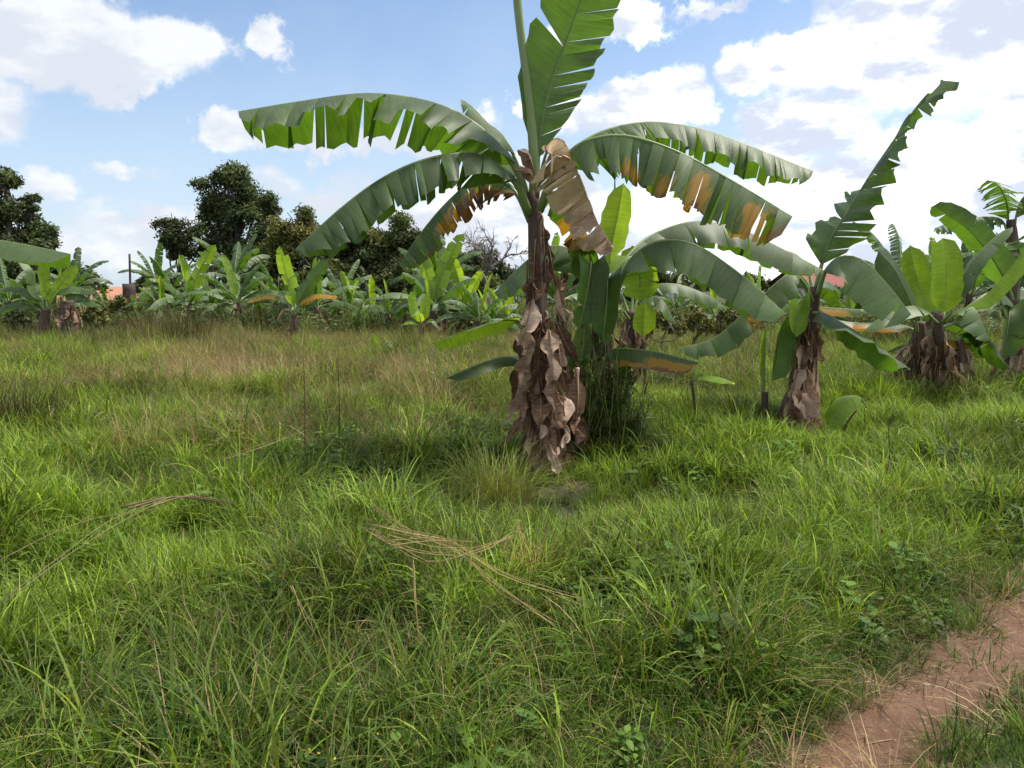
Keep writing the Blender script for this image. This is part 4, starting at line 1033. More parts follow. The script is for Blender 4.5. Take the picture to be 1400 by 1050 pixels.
for i, (px, Yd, cl, lab) in enumerate([
        (770, 50, [(755, 392, 20), (785, 390, 22), (810, 395, 18)], 'distant dark bush seen between the two middle plants'),
        (925, 50, [(915, 390, 18), (940, 388, 20), (960, 392, 18)], 'distant bush behind the arched leaf right of centre'),
        (1010, 52, [(990, 392, 16), (1015, 388, 18), (1040, 390, 18)], 'distant bush left of the red roofed house'),
        (1090, 53, [(1070, 390, 16), (1095, 392, 16)], 'distant bush beside the red roof behind the right plant'),
        (1215, 48, [(1190, 385, 20), (1220, 380, 22), (1245, 385, 20)], 'distant bush behind the right hand clump on its left'),
        (1320, 48, [(1290, 385, 22), (1325, 380, 22), (1355, 382, 22)], 'distant bush behind the right hand clump on its right'),
        (1430, 46, [(1400, 380, 22), (1440, 375, 26), (1470, 380, 22)], 'distant bush at the right edge'),
        (705, 48, [(690, 395, 14), (715, 398, 16), (735, 396, 14)], 'distant bush directly behind the tall middle stem'),
        (130, 46, [(105, 384, 22), (130, 388, 20)], 'distant bush behind the plants right of the left edge tree'),
        (212, 47, [(195, 389, 16), (220, 390, 18), (240, 384, 18)], 'distant bush below the tall banana left of the trees'),
        (330, 40, [(305, 378, 29), (335, 374, 31), (362, 378, 29)], 'dark bush below the tallest tree behind the banana row'),
        (430, 39, [(405, 381, 29), (435, 378, 31), (465, 381, 29)], 'dark bush under the olive tree behind the vivid sapling'),
        (550, 39, [(520, 380, 29), (550, 378, 31), (580, 381, 29)], 'dark bush under the brownish tree'),
        (622, 38, [(600, 381, 27), (625, 378, 29), (645, 382, 27)], 'dark bush left of the bare dead tree at its foot'),
        (55, 38, [(20, 378, 31), (55, 376, 31), (85, 380, 29)], 'dark bush under the tree at the left edge'),
        (860, 42, [(840, 400, 18), (862, 398, 18), (885, 402, 18)], 'distant bush behind the small shaggy trunk'),
        (1165, 43, [(1140, 402, 16), (1170, 400, 18), (1195, 402, 18)], 'low bush hiding the foot of the red roofed house')]):
    tree(lab, px, Yd, cl, OL[1:2] + DK[1:], .17, 1.3, 20 + i, 'bushes along the far edge', 'bush', 'bush', .1, 7)
for i, (px, py, Yd, r, lab, cols) in enumerate([
        (905, 452, 17, 24, 'weedy green bush between the small shaggy trunk and the field', OL), (950, 455, 18, 26, 'tangled weedy bush left of the drooping burnt leaf', OL),
        (1000, 455, 19, 24, 'low weedy bush under the drooping burnt leaf', OL), (660, 452, 22, 18, 'low weedy bush left of the tall middle stem', OL),
        (130, 440, 24, 18, 'low green weedy bush right of the dead stump', OL), (165, 432, 27, 18, 'low weedy bush below the brown post', OL),
        (30, 455, 24, 22, 'dark weedy bush left of the dead stump', DK)]):
    tree(lab, px, Yd, [(px - r * .7, py - r * .5, r * .7), (px + r * .6, py - r * .4, r * .7), (px, py - r, r * .6)], cols, .055 if Yd < 20 else .08, .55, 50 + i, 'weedy bushes between the bananas', 'bush', 'bush', .03, 8)

tree('dark trees closing the gap below the olive tree', 428, 45, [(340, 355, 26), (365, 350, 24), (400, 352, 28), (430, 345, 26), (455, 360, 30), (480, 352, 28), (505, 348, 24), (380, 380, 30), (430, 385, 30), (480, 385, 30)], DK, .125, 1.5, 88, trunk_r=.2)
tree('dark shrub tree behind the bare dead tree', 620, 44, [(600, 365, 20), (622, 358, 20), (645, 366, 20), (668, 372, 20), (690, 380, 18), (615, 385, 22), (650, 390, 22)], DK + OL[:1], .125, 1.2, 89, trunk_r=.14)
# bare dead tree
b = base(668, 430, 37)
dt = thing('dead_tree', 'bare grey dead tree with thin branches against the bright sky left of the middle stem', 'tree', b)
rng = np.random.RandomState(5)
def twig(p, d, L, r, depth, V, F):
    n = 5; pts = [p]
    for k in range(n):
        d = norm(d + rng.normal(size=3) * .22); p = p + d * L / n; pts.append(p)
    v, f = tube_geo(np.array(pts), [r, r * .6], 5, .1, rng)
    F.append(f + sum(len(x) for x in V)); V.append(v)
    if depth:
        for k in range(rng.randint(3, 5)):
            q_ = pts[rng.randint(2, n + 1)]
            twig(q_, norm(d + rng.normal(size=3) * .75 + [0, 0, .1]), L * rng.uniform(.5, .75), r * .55, depth - 1, V, F)
V, F = [], []; twig(b, np.array([0, 0, 1.0]), 2.6, .14, 0, V, F)
mesh_obj('trunk', np.vstack(V), np.vstack(F), M['deadwood'], dt, None, None, True, b)
for dx in (-.45, -.15, .15, .5, .1):
    V, F = [], []; twig(b + [0, 0, 2.4], norm(np.array([dx, 0, .9])), 1.35, .07, 3, V, F)
    mesh_obj('branch', np.vstack(V), np.vstack(F), M['deadwood'], dt, None, None, True, b)

# ------------------------------------------------------------------ houses seen between the leaves
def plain(name, c, rough=.8, bump=0):
    m, t, out = new_mat(name)
    pos = t.new('ShaderNodeTexCoord').outputs['Object']
    n = t.noise(pos, 2.0, 5, .65)
    pr = t.new('ShaderNodeBsdfPrincipled'); t.l.new(t.mix(n, c4([x * .7 for x in c]), c4([min(1, x * 1.25) for x in c])), pr.inputs['Base Color'])
    pr.inputs['Roughness'].default_value = rough
    t.l.new(pr.outputs[0], out.inputs[0]); return m
M['roof_red'] = plain('roof_red', (.22, .055, .045)); M['roof_grey'] = plain('roof_grey', (.04, .038, .045), .8); M['wall_orange'] = plain('wall_orange', (.38, .17, .10))
M['wall_pale'] = plain('wall_pale', (.42, .36, .30)); M['dark'] = plain('window_dark', (.02, .02, .025), .2); M['post'] = plain('post_brown', (.05, .032, .025))
def box_geo(lo, hi):
    x0, y0, z0 = lo; x1, y1, z1 = hi
    v = np.array([(x0, y0, z0), (x1, y0, z0), (x1, y1, z0), (x0, y1, z0), (x0, y0, z1), (x1, y0, z1), (x1, y1, z1), (x0, y1, z1)], float)
    return v, np.array([(0, 3, 2, 1), (4, 5, 6, 7), (0, 1, 5, 4), (1, 2, 6, 5), (2, 3, 7, 6), (3, 0, 4, 7)])
def house(label, px, Yd, w, d, h, rh, wall, roof, rot=0):
    b = base(px, 420, Yd)
    q = thing('house', label, 'house', b); q.rotation_euler = (0, 0, rot)
    v, f = box_geo((-w / 2, -d / 2, 0), (w / 2, d / 2, h)); mesh_obj('wall', v, f, M[wall], q, smooth=False)
    e = .4; n = 24
    xs = np.linspace(-w / 2 - e, w / 2 + e, n * 2)
    V = []
    for i, x in enumerate(xs):
        k = .03 * (i % 2)
        V += [(x, -d / 2 - e, h - .05 + k), (x, 0, h + rh + k), (x, d / 2 + e, h - .05 + k), (x, d / 2 + e, h - .12 + k), (x, 0, h + rh - .08 + k), (x, -d / 2 - e, h - .12 + k)]
    F = []
    for i in range(n * 2 - 1):
        for k in range(6): F.append((i * 6 + k, i * 6 + (k + 1) % 6, i * 6 + 6 + (k + 1) % 6, i * 6 + 6 + k))
    r = mesh_obj('roof', np.array(V), np.array(F), M[roof], q, smooth=False)
    for gx_ in (-w * .28, w * .2):
        v, f = box_geo((gx_ - .5, -d / 2 - .03, h * .35), (gx_ + .5, -d / 2 + .05, h * .8)); mesh_obj('window', v, f, M['dark'], q, smooth=False)
    v, f = box_geo((-.45, -d / 2 - .04, .02), (.45, -d / 2 + .05, h * .78)); mesh_obj('door', v, f, M['post'], q, smooth=False)
house('house with a dull red roof behind the right hand banana plant', 1138, 50, 6, 6, 1.7, 1.15, 'wall_pale', 'roof_red', .15)
house('small house with a grey roof behind the long arched leaf right of centre', 908, 44, 4.5, 4, .8, .55, 'wall_pale', 'roof_grey', -.2)
house('orange brick house with tiled roof far behind the post on the left', 168, 50, 4.5, 5, .9, .8, 'wall_orange', 'wall_orange', .1)
house('small pale house with reddish roof between the two middle stems', 768, 52, 5, 4, 1.6, 1.1, 'wall_pale', 'roof_red', .3)
b = base(178, 430, 30)
po = thing('post', 'thin dark post standing upright below the shredded banana plant on the left', 'post', b)
v, f = tube_geo(catmull([b, P(178, 385, 30), P(177, 347, 30)], 8), [.05, .045, .04], 6); mesh_obj('pole', v, f, M['post'], po, None, None, True, b)
v, f = tube_geo(catmull([b, P(177, 408, 30), P(176, 388, 30)], 8), [.26, .3, .24], 8, .2, np.random.RandomState(3)); mesh_obj('stump_wrap', v, f, M['post'], po, None, None, True, b)

# ------------------------------------------------------------------ grass and weeds
def blades(n, rng, r0, hmin, hmax, wmin, wmax, lean, bend, cols, rows=5, droop=0.0, tipcol=None, tipmix=0.0, rootcol=None, rootmix=0.0, fold=.0):
    a = rng.uniform(0, 2 * math.pi, n); rr = r0 * np.sqrt(rng.rand(n))
    bx, by = rr * np.cos(a), rr * np.sin(a)
    a2 = np.where(rng.rand(n) < .7, a, rng.uniform(0, 2 * math.pi, n)) + rng.normal(0, .5, n)
    h = rng.uniform(hmin, hmax, n); w = rng.uniform(wmin, wmax, n)
    ln = np.abs(rng.normal(lean, lean * .5, n)); bd = np.abs(rng.normal(bend, bend * .5, n))
    dx, dy = np.cos(a2), np.sin(a2); tx, ty = -dy, dx
    V = np.zeros((n, rows, 2, 3)); C = np.zeros((n, rows, 2, 3))
    base_c = np.array(cols)[rng.randint(len(cols), size=n)] * rng.uniform(.75, 1.3, (n, 1))
    ang = ln.copy(); x = np.zeros(n); z = np.zeros(n)
    tw = rng.normal(0, .6, n)
    for k in range(rows):
        f = k / (rows - 1)
        wk = w * (1 - f ** 2.2) * (.55 + .9 * min(f * 2, .5)) + .0006
        ca, sa = np.cos(tw * f), np.sin(tw * f)
        ox = tx * ca * wk; oy = ty * ca * wk; oz = sa * wk * .6
        V[:, k, 0] = np.stack([bx + dx * x - ox, by + dy * x - oy, z - oz], -1)
        V[:, k, 1] = np.stack([bx + dx * x + ox, by + dy * x + oy, z + oz], -1)
        cc = base_c
        if tipcol is not None: cc = cc * (1 - tipmix * f ** 2) + np.array(tipcol) * tipmix * f ** 2
        if rootcol is not None: cc = cc * (1 - rootmix * (1 - f) ** 2) + np.array(rootcol) * rootmix * (1 - f) ** 2
        C[:, k, 0] = cc; C[:, k, 1] = cc
        st = h / (rows - 1)
        x = x + np.sin(ang) * st; z = z + np.cos(ang) * st
        ang = ang + bd / (rows - 1) * (.5 + f)
    i = (np.arange(n) * rows * 2)[:, None] + (np.arange(rows - 1) * 2)[None, :]
    F = np.stack([i, i + 1, i + 3, i + 2], -1).reshape(-1, 4)
    return V.reshape(-1, 3), F, C.reshape(-1, 3)

def heads(n, rng, r0, hmin, hmax, col, hc, lean=.25, w=.0011):
    """thin flowering stalks with loose feathery seed heads"""
    V, F, C = blades(n, rng, r0, hmin, hmax, w, w * 1.4, lean, .3, [col], 6)
    Vs, Fs, Cs = [V], [F], [C]; off = len(V)
    for k in range(n):
        tip = V[k * 12 + 10]; low = V[k * 12 + 6]
        for j in range(9):
            f = j / 8; p = low + (tip - low) * f
            d = norm(rng.normal(size=3) * .6 + [0, 0, .8]) * rng.uniform(.008, .026)
            s = norm(np.cross(d, [.3, .5, .8])) * .0009
            Vs.append(np.array([p - s, p + s, p + d + s * 1.5, p + d - s * 1.5])); Fs.append(np.array([[0, 1, 2, 3]]) + off)
            Cs.append(np.tile(np.array(hc) * rng.uniform(.7, 1.2), (4, 1))); off += 4
    return np.vstack(Vs), np.vstack(Fs), np.vstack(Cs)

def herb(n, rng, r0, h, size, cols):
    """broadleaf weeds: stalks with pairs of oval leaves"""
    Vs, Fs, Cs = [], [], []; off = 0
    for k in range(n):
        a = rng.uniform(0, 6.28); p0 = np.array([math.cos(a), math.sin(a), 0]) * r0 * math.sqrt(rng.rand())
        hh = h * rng.uniform(.5, 1.1); top = p0 + np.array([rng.normal(0, .04), rng.normal(0, .04), hh])
        c = np.array(cols[rng.randint(len(cols))]) * rng.uniform(.8, 1.2)
        s = np.array([.002, 0, 0])
        Vs.append(np.array([p0 - s, p0 + s, top + s, top - s])); Fs.append(np.array([[0, 1, 2, 3]]) + off); Cs.append(np.tile(c * .9, (4, 1))); off += 4
        if rng.rand() < .10:
            q_ = .0035
            Vs.append(top + np.array([[-q_, -q_, .004], [q_, -q_, .004], [q_, q_, .008], [-q_, q_, .008]])); Fs.append(np.array([[0, 1, 2, 3]]) + off); Cs.append(np.tile([.75, .5, .03], (4, 1))); off += 4
        nl = rng.randint(5, 10)
        for j in range(nl):
            f = .3 + .7 * j / nl; p = p0 + (top - p0) * f
            aa = j * 2.4 + k; d = np.array([math.cos(aa), math.sin(aa), rng.uniform(-.1, .5)]); d /= np.linalg.norm(d)
            t_ = np.array([-math.sin(aa), math.cos(aa), 0]); L = size * rng.uniform(.6, 1.3); wd = L * .28
            dn = np.array([0, 0, -.12 * L])
            Vs.append(np.array([p, p + d * L * .35 + t_ * wd, p + d * L * .7 + t_ * wd * .75 + dn, p + d * L + dn * 2, p + d * L * .7 - t_ * wd * .75 + dn, p + d * L * .35 - t_ * wd, p + d * L * .5 - [0, 0, .05 * L]]))
            Fs.append(np.array([[0, 1, 6, 5], [1, 2, 3, 6], [6, 3, 4, 5]]) + off)
            Cs.append(np.tile(c * rng.uniform(.85, 1.2), (7, 1))); off += 7
    return np.vstack(Vs), np.vstack(Fs), np.vstack(Cs)

def merge(*parts):
    V, F, C, off = [], [], [], 0
    for v, f, c in parts: V.append(v); F.append(f + off); C.append(c); off += len(v)
    return np.vstack(V), np.vstack(F), np.vstack(C)

BR = [(.215, .325, .026), (.165, .270, .020), (.245, .335, .042)]        # bright wide grass
MD = [(.078, .138, .015), (.100, .165, .018), (.052, .100, .013), (.125, .168, .028)]
DG = [(.042, .078, .014), (.052, .088, .018), (.036, .062, .016)]
ST = [(.36, .27, .155), (.30, .205, .125), (.24, .155, .10), (.42, .33, .20)]
tuft_col = bpy.data.collections.new('tufts')       # not linked to the scene: only instanced by the grass
def tuft(idx, geo):
    v, f, c = geo
    o = mesh_obj('tuft_%02d' % idx, v, f, M['grass'], None, None, c, True)
    COL.objects.unlink(o); tuft_col.objects.link(o)
KIND = {}
idx = 0
def reg(kind, geo):
    global idx
    tuft(idx, geo); KIND.setdefault(kind, []).append(idx); idx += 1
for k in range(5):
    g = np.random.RandomState(500 + k)
    reg('mat', merge(blades(34, g, .11, .10, .24, .0018, .0034, .55, 1.1, MD + DG, 5, tipcol=(.12, .16, .03), tipmix=.5), blades(5, g, .11, .10, .22, .0012, .002, .6, .9, ST, 4)))
for k in range(5):
    g = np.random.RandomState(520 + k)
    reg('bright', merge(blades(13, g, .07, .26, .52, .0035, .0062, .28, 1.0, BR, 7, tipcol=(.20, .28, .06), tipmix=.4), blades(14, g, .10, .15, .32, .0022, .004, .4, 1.0, BR + MD, 6)))
for k in range(4):
    g = np.random.RandomState(540 + k)
    reg('arch', merge(blades(11, g, .08, .40, .75, .0035, .006, .30, 1.9, MD + BR[:1], 8, tipcol=(.16, .20, .07), tipmix=.5), blades(16, g, .12, .15, .30, .002, .0035, .5, 1.1, MD, 5)))
for k in range(4):
    g = np.random.RandomState(560 + k)
    reg('wisp', merge(heads(7, g, .14, .30, .62, (.15, .165, .05), (.25, .185, .115)), blades(18, g, .13, .14, .36, .0014, .0026, .45, .9, MD + [(.16, .15, .06), (.20, .15, .08)], 5)))
for k in range(4):
    g = np.random.RandomState(580 + k)
    reg('straw', merge(blades(30, g, .13, .14, .42, .0012, .0028, .75, 1.2, ST, 5), heads(5, g, .14, .3, .5, (.26, .19, .11), (.27, .19, .13), .5), blades(8, g, .12, .12, .3, .002, .003, .5, 1, MD, 5)))
for k in range(4):
    g = np.random.RandomState(600 + k)
    reg('herb', merge(herb(6, g, .12, .20, .055, [(.06, .12, .025), (.075, .14, .03), (.05, .10, .025)]), blades(14, g, .12, .10, .25, .0018, .003, .5, 1, MD, 5)))
for k in range(3):
    g = np.random.RandomState(620 + k)
    reg('lawn', blades(60, g, .12, .04, .11, .0012, .0024, .6, .9, [(.10, .19, .03), (.08, .155, .026), (.12, .19, .04)], 4))
for k in range(3):
    g = np.random.RandomState(640 + k)
    V, F, C = blades(26, g, .16, .05, .16, .0008, .0018, 1.35, .4, ST, 4); V[:, 2] *= .35; V[:, 2] += .004
    reg('litter', (V, F, C))

for k in range(4):
    g = np.random.RandomState(660 + k)
    reg('broad', merge(blades(6, g, .06, .32, .60, .0055, .0095, .30, 1.5, BR + MD[:2], 9, tipcol=(.22, .26, .08), tipmix=.4), blades(10, g, .1, .12, .3, .002, .004, .5, 1.1, MD + DG, 5)))
def tangle(g):
    v, f, c = blades(34, g, .15, .16, .42, .0011, .0026, 1.05, .7, MD + MD + ST[:2] + DG, 5)
    v = v.reshape(34, 10, 3); v[:, :, 2] += g.uniform(.0, .16, (34, 1)); return v.reshape(-1, 3), f, c
for k in range(4):
    g = np.random.RandomState(700 + k)
    reg('tangle', merge(tangle(g), herb(2, g, .12, .16, .045, [(.07, .125, .025), (.09, .14, .03)])))
for k in range(3):
    g = np.random.RandomState(720 + k)
    reg('leafy', merge(herb(5, g, .10, .24, .085, [(.075, .14, .028), (.10, .165, .03), (.06, .115, .03)]), herb(8, g, .16, .13, .04, [(.09, .155, .03), (.06, .115, .025)])))
for k in range(4):
    g = np.random.RandomState(680 + k)
    reg('rank', merge(herb(9, g, .16, .26, .06, [(.045, .078, .022), (.06, .095, .026), (.08, .095, .03)]), blades(16, g, .16, .12, .3, .002, .004, .4, .8, DG + [(.10, .085, .045)], 5)))
rng = np.random.RandomState(77)
def scatter(n, y0, y1, kx=.80, pad=1.2):
    y = np.sqrt(rng.uniform(y0 * y0, y1 * y1, n)); x = rng.uniform(-1, 1, n) * (kx * y + pad)
    return x, y
def blobw(x, y, lst):
    w = np.zeros(len(x))
    for (px, py, rx, ry, a) in lst:
        c = G(px, py)
        w = np.maximum(w, a * np.exp(-((x - c[0]) / rx) ** 2 - ((y - c[1]) / ry) ** 2))
    return w
BRIGHT = [(60, 640, 1.5, .9, 1), (170, 590, 1.5, 1.2, .9), (350, 690, .9, .6, .7), (620, 670, .9, .8, 1.1), (720, 720, .7, .4, .9), (460, 760, .7, .5, .7), (1000, 560, 2.5, 2, .5), (1250, 600, 3.5, 2.2, 1.0),
          (1100, 740, .8, .6, .8), (1000, 800, .6, .5, .8), (940, 740, .6, .6, .7), (100, 520, 4, 3, .8), (330, 800, .5, .3, .8), (30, 900, .3, .3, .8), (1330, 690, 1.6, 1.0, 1), (950, 900, .3, .2, .8)]
STRAW = [(350, 515, 2.4, 1.8, 1.8), (120, 540, 2, 1, .8), (480, 600, 1.0, .7, .7), (700, 560, 1.2, .6, .6), (230, 450, 4, 4, .9), (550, 520, 2.6, 2.2, .9), (190, 660, .6, .4, .7), (430, 470, 5, 4, .8), (280, 620, 1.2, .7, .5), (1000, 480, 4, 4, .6), (650, 470, 4, 3, .6)]
DARK = [(20, 560, 1.0, .7, 1), (1130, 650, 1.6, .5, .8), (860, 620, 1.2, .6, .9), (500, 620, 1.2, .5, .7), (800, 700, .6, .3, .6)]
px_, py_, pi_, ps_, pr_ = [], [], [], [], []
def emit(x, y, kinds_prob, smin, smax, tall=None):
    n = len(x)
    names = list(kinds_prob.keys()); pr = np.stack([np.broadcast_to(kinds_prob[k], n) for k in names], 1)
    pr = pr / pr.sum(1, keepdims=True); cum = pr.cumsum(1)
    ch = (rng.rand(n, 1) > cum).sum(1).clip(0, len(names) - 1)
    ii = np.array([rng.choice(KIND[names[c]]) for c in ch])
    sc = rng.uniform(smin, smax, n)
    if tall is not None: sc = sc * tall
    px_.append(x); py_.append(y); pi_.append(ii); ps_.append(sc)
    pr_.append(np.stack([rng.normal(0, .14, n), rng.normal(0, .14, n), rng.uniform(0, 6.28, n)], 1))
plants_xy = []
for n, ya, yb, s0, s1 in ((11000, 1.2, 5.0, .48, .80), (17000, 5.0, 11, .52, .90), (16500, 11, 22, .75, 1.2), (11000, 22, 50, 1.0, 1.7)):
    x, y = scatter(n, ya, yb)
    u, sg = path_u(x, y)
    keep = u > 1.0 + .25 * (fbm(x * 3, y * 3) - .5)
    x, y, u, sg = x[keep], y[keep], u[keep], sg[keep]
    br = blobw(x, y, BRIGHT); sw = blobw(x, y, STRAW); dk = blobw(x, y, DARK)
    nz_ = fbm(x * .8, y * .8); nz2_ = fbm(x * .5 + 30, y * .5 + 12); nz3_ = fbm(x * .45 + 11, y * .22 + 44)
    farm = np.clip((y - 6.5) / 8, 0, 1)
    right = np.clip((x - .12 * y - .4) / 1.5, 0, 1)
    edge_ = np.clip(1 - (u - 1) / 1.1, 0, 1)
    lawnside = (sg > 0) & (u < 4) & (y < 5)
    pr = dict(mat=.9 + .8 * dk + 0 * x, bright=np.clip(2.2 * br + 1.3 * (nz_ - .50) * 5, .04, 3.0) * (1 - .8 * edge_) * (1 - .6 * sw), arch=(.16 + .5 * (nz2_ > .56)) * (1 - .7 * farm) * (1 - .9 * edge_) * (1 - .7 * sw),
              wisp=(.04 + .40 * farm * (1 - .75 * right) + .4 * sw) * (1 - .8 * edge_), straw=.03 + 1.7 * sw * (1 - .6 * right) + np.clip((nz3_ - .53) * 12, 0, 1.5) * (.35 + .8 * farm) * (1 - right) + .35 * edge_, herb=.22 * (1 - farm) + .25 * edge_ + .3 * dk)
    pr['tangle'] = (.35 + 1.6 * np.clip((fbm(x * .9 + 90, y * .9 + 15) - .46) * 6, 0, 1)) * (1 - .4 * br) * (1 - .6 * edge_)
    pr['leafy'] = (.07 + 1.1 * np.clip((fbm(x * 1.5 + 31, y * 1.5 + 66) - .55) * 9, 0, 1)) * (1 - farm)
    pr['broad'] = (.10 + .9 * br) * (1 - .8 * farm) * (1 - .9 * edge_)
    for k in pr: pr[k] = np.where(lawnside, .02, pr[k])
    pr['herb'] = pr['herb'] + .9 * np.clip((fbm(x * 1.3 + 70, y * 1.3 + 20) - .54) * 9, 0, 1) * (1 - farm)
    pr['lawn'] = np.where(lawnside, 1.5, .9 * edge_ + 0 * x)
    tall = np.where(lawnside, .62, 1 - .62 * edge_)
    mpx = P(750, 640, 5.9); m2 = P(1096, 600, 8.1); tall = tall * (.30 + 1.4 * fbm(x * 1.3 + 3, y * 1.3 + 50)) * (1 - .52 * np.exp(-((x - mpx[0]) / .7) ** 2 - ((y - mpx[1]) / .85) ** 2)) * (1 - .65 * np.exp(-((x - m2[0]) / .8) ** 2 - ((y - m2[1]) / .9) ** 2))
    emit(x, y, pr, s0, s1, tall)
# short lawn right of the path and thin growth and straw on it
n = 2600
x, y = rng.uniform(.8, 4.5, n), rng.uniform(1.0, 5.0, n)
u, sg = path_u(x, y); kp = (sg > 0) & (u > .97 + .3 * (fbm(x * 4, y * 4) - .5)) & (u < 5)
emit(x[kp], y[kp], dict(lawn=1.0), .5, 1.0)
n = 16000
x, y = rng.uniform(-.5, 9, n), rng.uniform(.8, 10, n)
u, sg = path_u(x, y); kp = (u > .88) & (u < 1.75) & (fbm(x * 5 + 3, y * 5) > .38)
emit(x[kp], y[kp], dict(litter=.8, lawn=1.0, mat=.45, straw=.15), .4, .85)
n = 9000
x, y = rng.uniform(-.5, 7, n), rng.uniform(.8, 8, n)
u, sg = path_u(x, y); kp = (u < 1.25) & (rng.rand(n) < np.clip(.16 + .9 * (u - .4), .05, 1) * np.clip(fbm(x * 2.5, y * 2.5) * 2.2 - .3, .08, 1))
emit(x[kp], y[kp], dict(litter=1.0, lawn=.35), .5, 1.1)
# rank undergrowth between the rows behind
n = 5200
x, y = scatter(n, 24, 50)
kp = fbm(x * .22 + 8, y * .22) > .40
emit(x[kp], y[kp], dict(rank=1.0, straw=.16, arch=.12), 1.8, 3.6)
# tall weeds round the foot of the middle plants
n = 620
c = P(820, 600, 7.1)
x, y = c[0] + rng.normal(0, .30, n), c[1] + rng.normal(0, .28, n)
emit(x, y, dict(arch=.35, mat=1.3, rank=1.0, wisp=.4), .7, 1.5, .45 + .8 * np.exp(-((x - c[0]) / .28) ** 2 - ((y - c[1]) / .3) ** 2))
X = np.concatenate(px_); Yy = np.concatenate(py_); II = np.concatenate(pi_).astype(np.int32); SS = np.concatenate(ps_).astype(np.float32); RR = np.vstack(pr_).astype(np.float32)
ZZ = gz(X, Yy) - .01 + np.where(path_u(X, Yy)[0] < 1.12, .03, 0)

ng = bpy.data.node_groups.new('scatter_tufts', 'GeometryNodeTree')
ng.interface.new_socket('Geometry', in_out='INPUT', socket_type='NodeSocketGeometry')
ng.interface.new_socket('Geometry', in_out='OUTPUT', socket_type='NodeSocketGeometry')
gi = ng.nodes.new('NodeGroupInput'); go = ng.nodes.new('NodeGroupOutput')
ci = ng.nodes.new('GeometryNodeCollectionInfo'); ci.inputs['Collection'].default_value = tuft_col
ci.inputs['Separate Children'].default_value = True; ci.inputs['Reset Children'].default_value = True
iop = ng.nodes.new('GeometryNodeInstanceOnPoints'); iop.inputs['Pick Instance'].default_value = True
def named(nm, ty):
    a = ng.nodes.new('GeometryNodeInputNamedAttribute'); a.data_type = ty; a.inputs[0].default_value = nm
    return [o for o in a.outputs if o.enabled and o.name == 'Attribute'][0]
e2r = ng.nodes.new('FunctionNodeEulerToRotation')
ng.links.new(named('turn', 'FLOAT_VECTOR'), e2r.inputs[0])
ng.links.new(gi.outputs[0], iop.inputs['Points']); ng.links.new(ci.outputs[0], iop.inputs['Instance'])
ng.links.new(named('pick', 'INT'), iop.inputs['Instance Index']); ng.links.new(e2r.outputs[0], iop.inputs['Rotation'])
ng.links.new(named('size', 'FLOAT'), iop.inputs['Scale']); ng.links.new(iop.outputs[0], go.inputs[0])
inv = {}
for kname, ids in KIND.items():
    for i in ids: inv[i] = kname
groups = {'grass': ('mat', 'bright', 'arch', 'lawn', 'broad', 'tangle'), 'dry_grass': ('straw', 'litter', 'wisp'), 'weeds': ('herb', 'rank', 'leafy')}
labs = {'grass': 'lush green grass covering the field', 'dry_grass': 'dry straw coloured and feathery seeding grass', 'weeds': 'small broad leaved weeds among the grass'}
for gname, ks in groups.items():
    sel = np.array([inv[i] in ks for i in II])
    me = bpy.data.meshes.new(gname); n = int(sel.sum())
    me.vertices.add(n); me.vertices.foreach_set('co', np.stack([X[sel], Yy[sel], ZZ[sel]], 1).astype(np.float32).ravel())
    a = me.attributes.new('pick', 'INT', 'POINT'); a.data.foreach_set('value', II[sel])
    a = me.attributes.new('size', 'FLOAT', 'POINT'); a.data.foreach_set('value', SS[sel])
    a = me.attributes.new('turn', 'FLOAT_VECTOR', 'POINT'); a.data.foreach_set('vector', RR[sel].ravel())
    o = bpy.data.objects.new(gname, me); COL.objects.link(o)
    md = o.modifiers.new('scatter', 'NODES'); md.node_group = ng
    tag(o, labs[gname], None, None, 'stuff')

# ------------------------------------------------------------------ single clumps one can point at
def clump(name, label, cat, loc, geo, group=None):
    b = np.array([loc[0], loc[1], float(gz(loc[0], loc[1]))])
    v, f, c = geo
    o = mesh_obj(name, v, f, M['grass'], None, None, c, True); o.location = tuple(b)
    return tag(o, label, cat, group)
g = np.random.RandomState(900)
clump('grass_clump', 'dense fine grass clump with brown base in front of the tall middle plant', 'grass clump', G(682, 676), merge(
    blades(620, g, .26, .28, .66, .0018, .0034, .50, 1.2, [(.21, .28, .05), (.24, .29, .07), (.17, .25, .04), (.26, .24, .09)], 6, rootcol=(.13, .075, .035), rootmix=.9), blades(90, g, .2, .15, .35, .001, .002, .6, .9, ST, 5)))
clump('dry_clump', 'dark brown dried weed clump at the left edge of the field', 'dry clump', G(18, 600), merge(
    blades(650, g, .45, .40, .85, .0015, .003, .40, .7, [(.07, .045, .028), (.10, .065, .04), (.05, .045, .022)], 6), blades(80, g, .4, .2, .5, .002, .004, .5, 1, DG, 6)))
clump('straw_heap', 'heap of pinkish grey dry straw in the left middle of the field', 'straw', G(352, 535), merge(
    blades(900, g, .95, .35, .75, .002, .004, 1.0, .9, [(.30, .22, .15), (.24, .165, .115), (.19, .13, .09), (.34, .27, .18)], 5)))
clump('dry_bush', 'twiggy dry brown bush of stalks in the grass right of the dead stump', 'dry bush', G(235, 478), merge(
    blades(520, g, .95, .7, 1.25, .003, .006, .40, .4, [(.11, .085, .045), (.15, .115, .07), (.085, .08, .035)], 6), blades(200, g, 1.0, .4, .9, .004, .008, .4, .8, MD, 5)))
clump('dry_bush', 'smaller dry brown stalk clump beside the dead stump', 'dry bush', G(160, 482), merge(
    blades(260, g, .6, .6, 1.1, .003, .006, .35, .4, [(.11, .085, .045), (.13, .10, .06), (.08, .085, .035)], 6), blades(140, g, .7, .4, .8, .004, .008, .4, .8, MD, 5)))
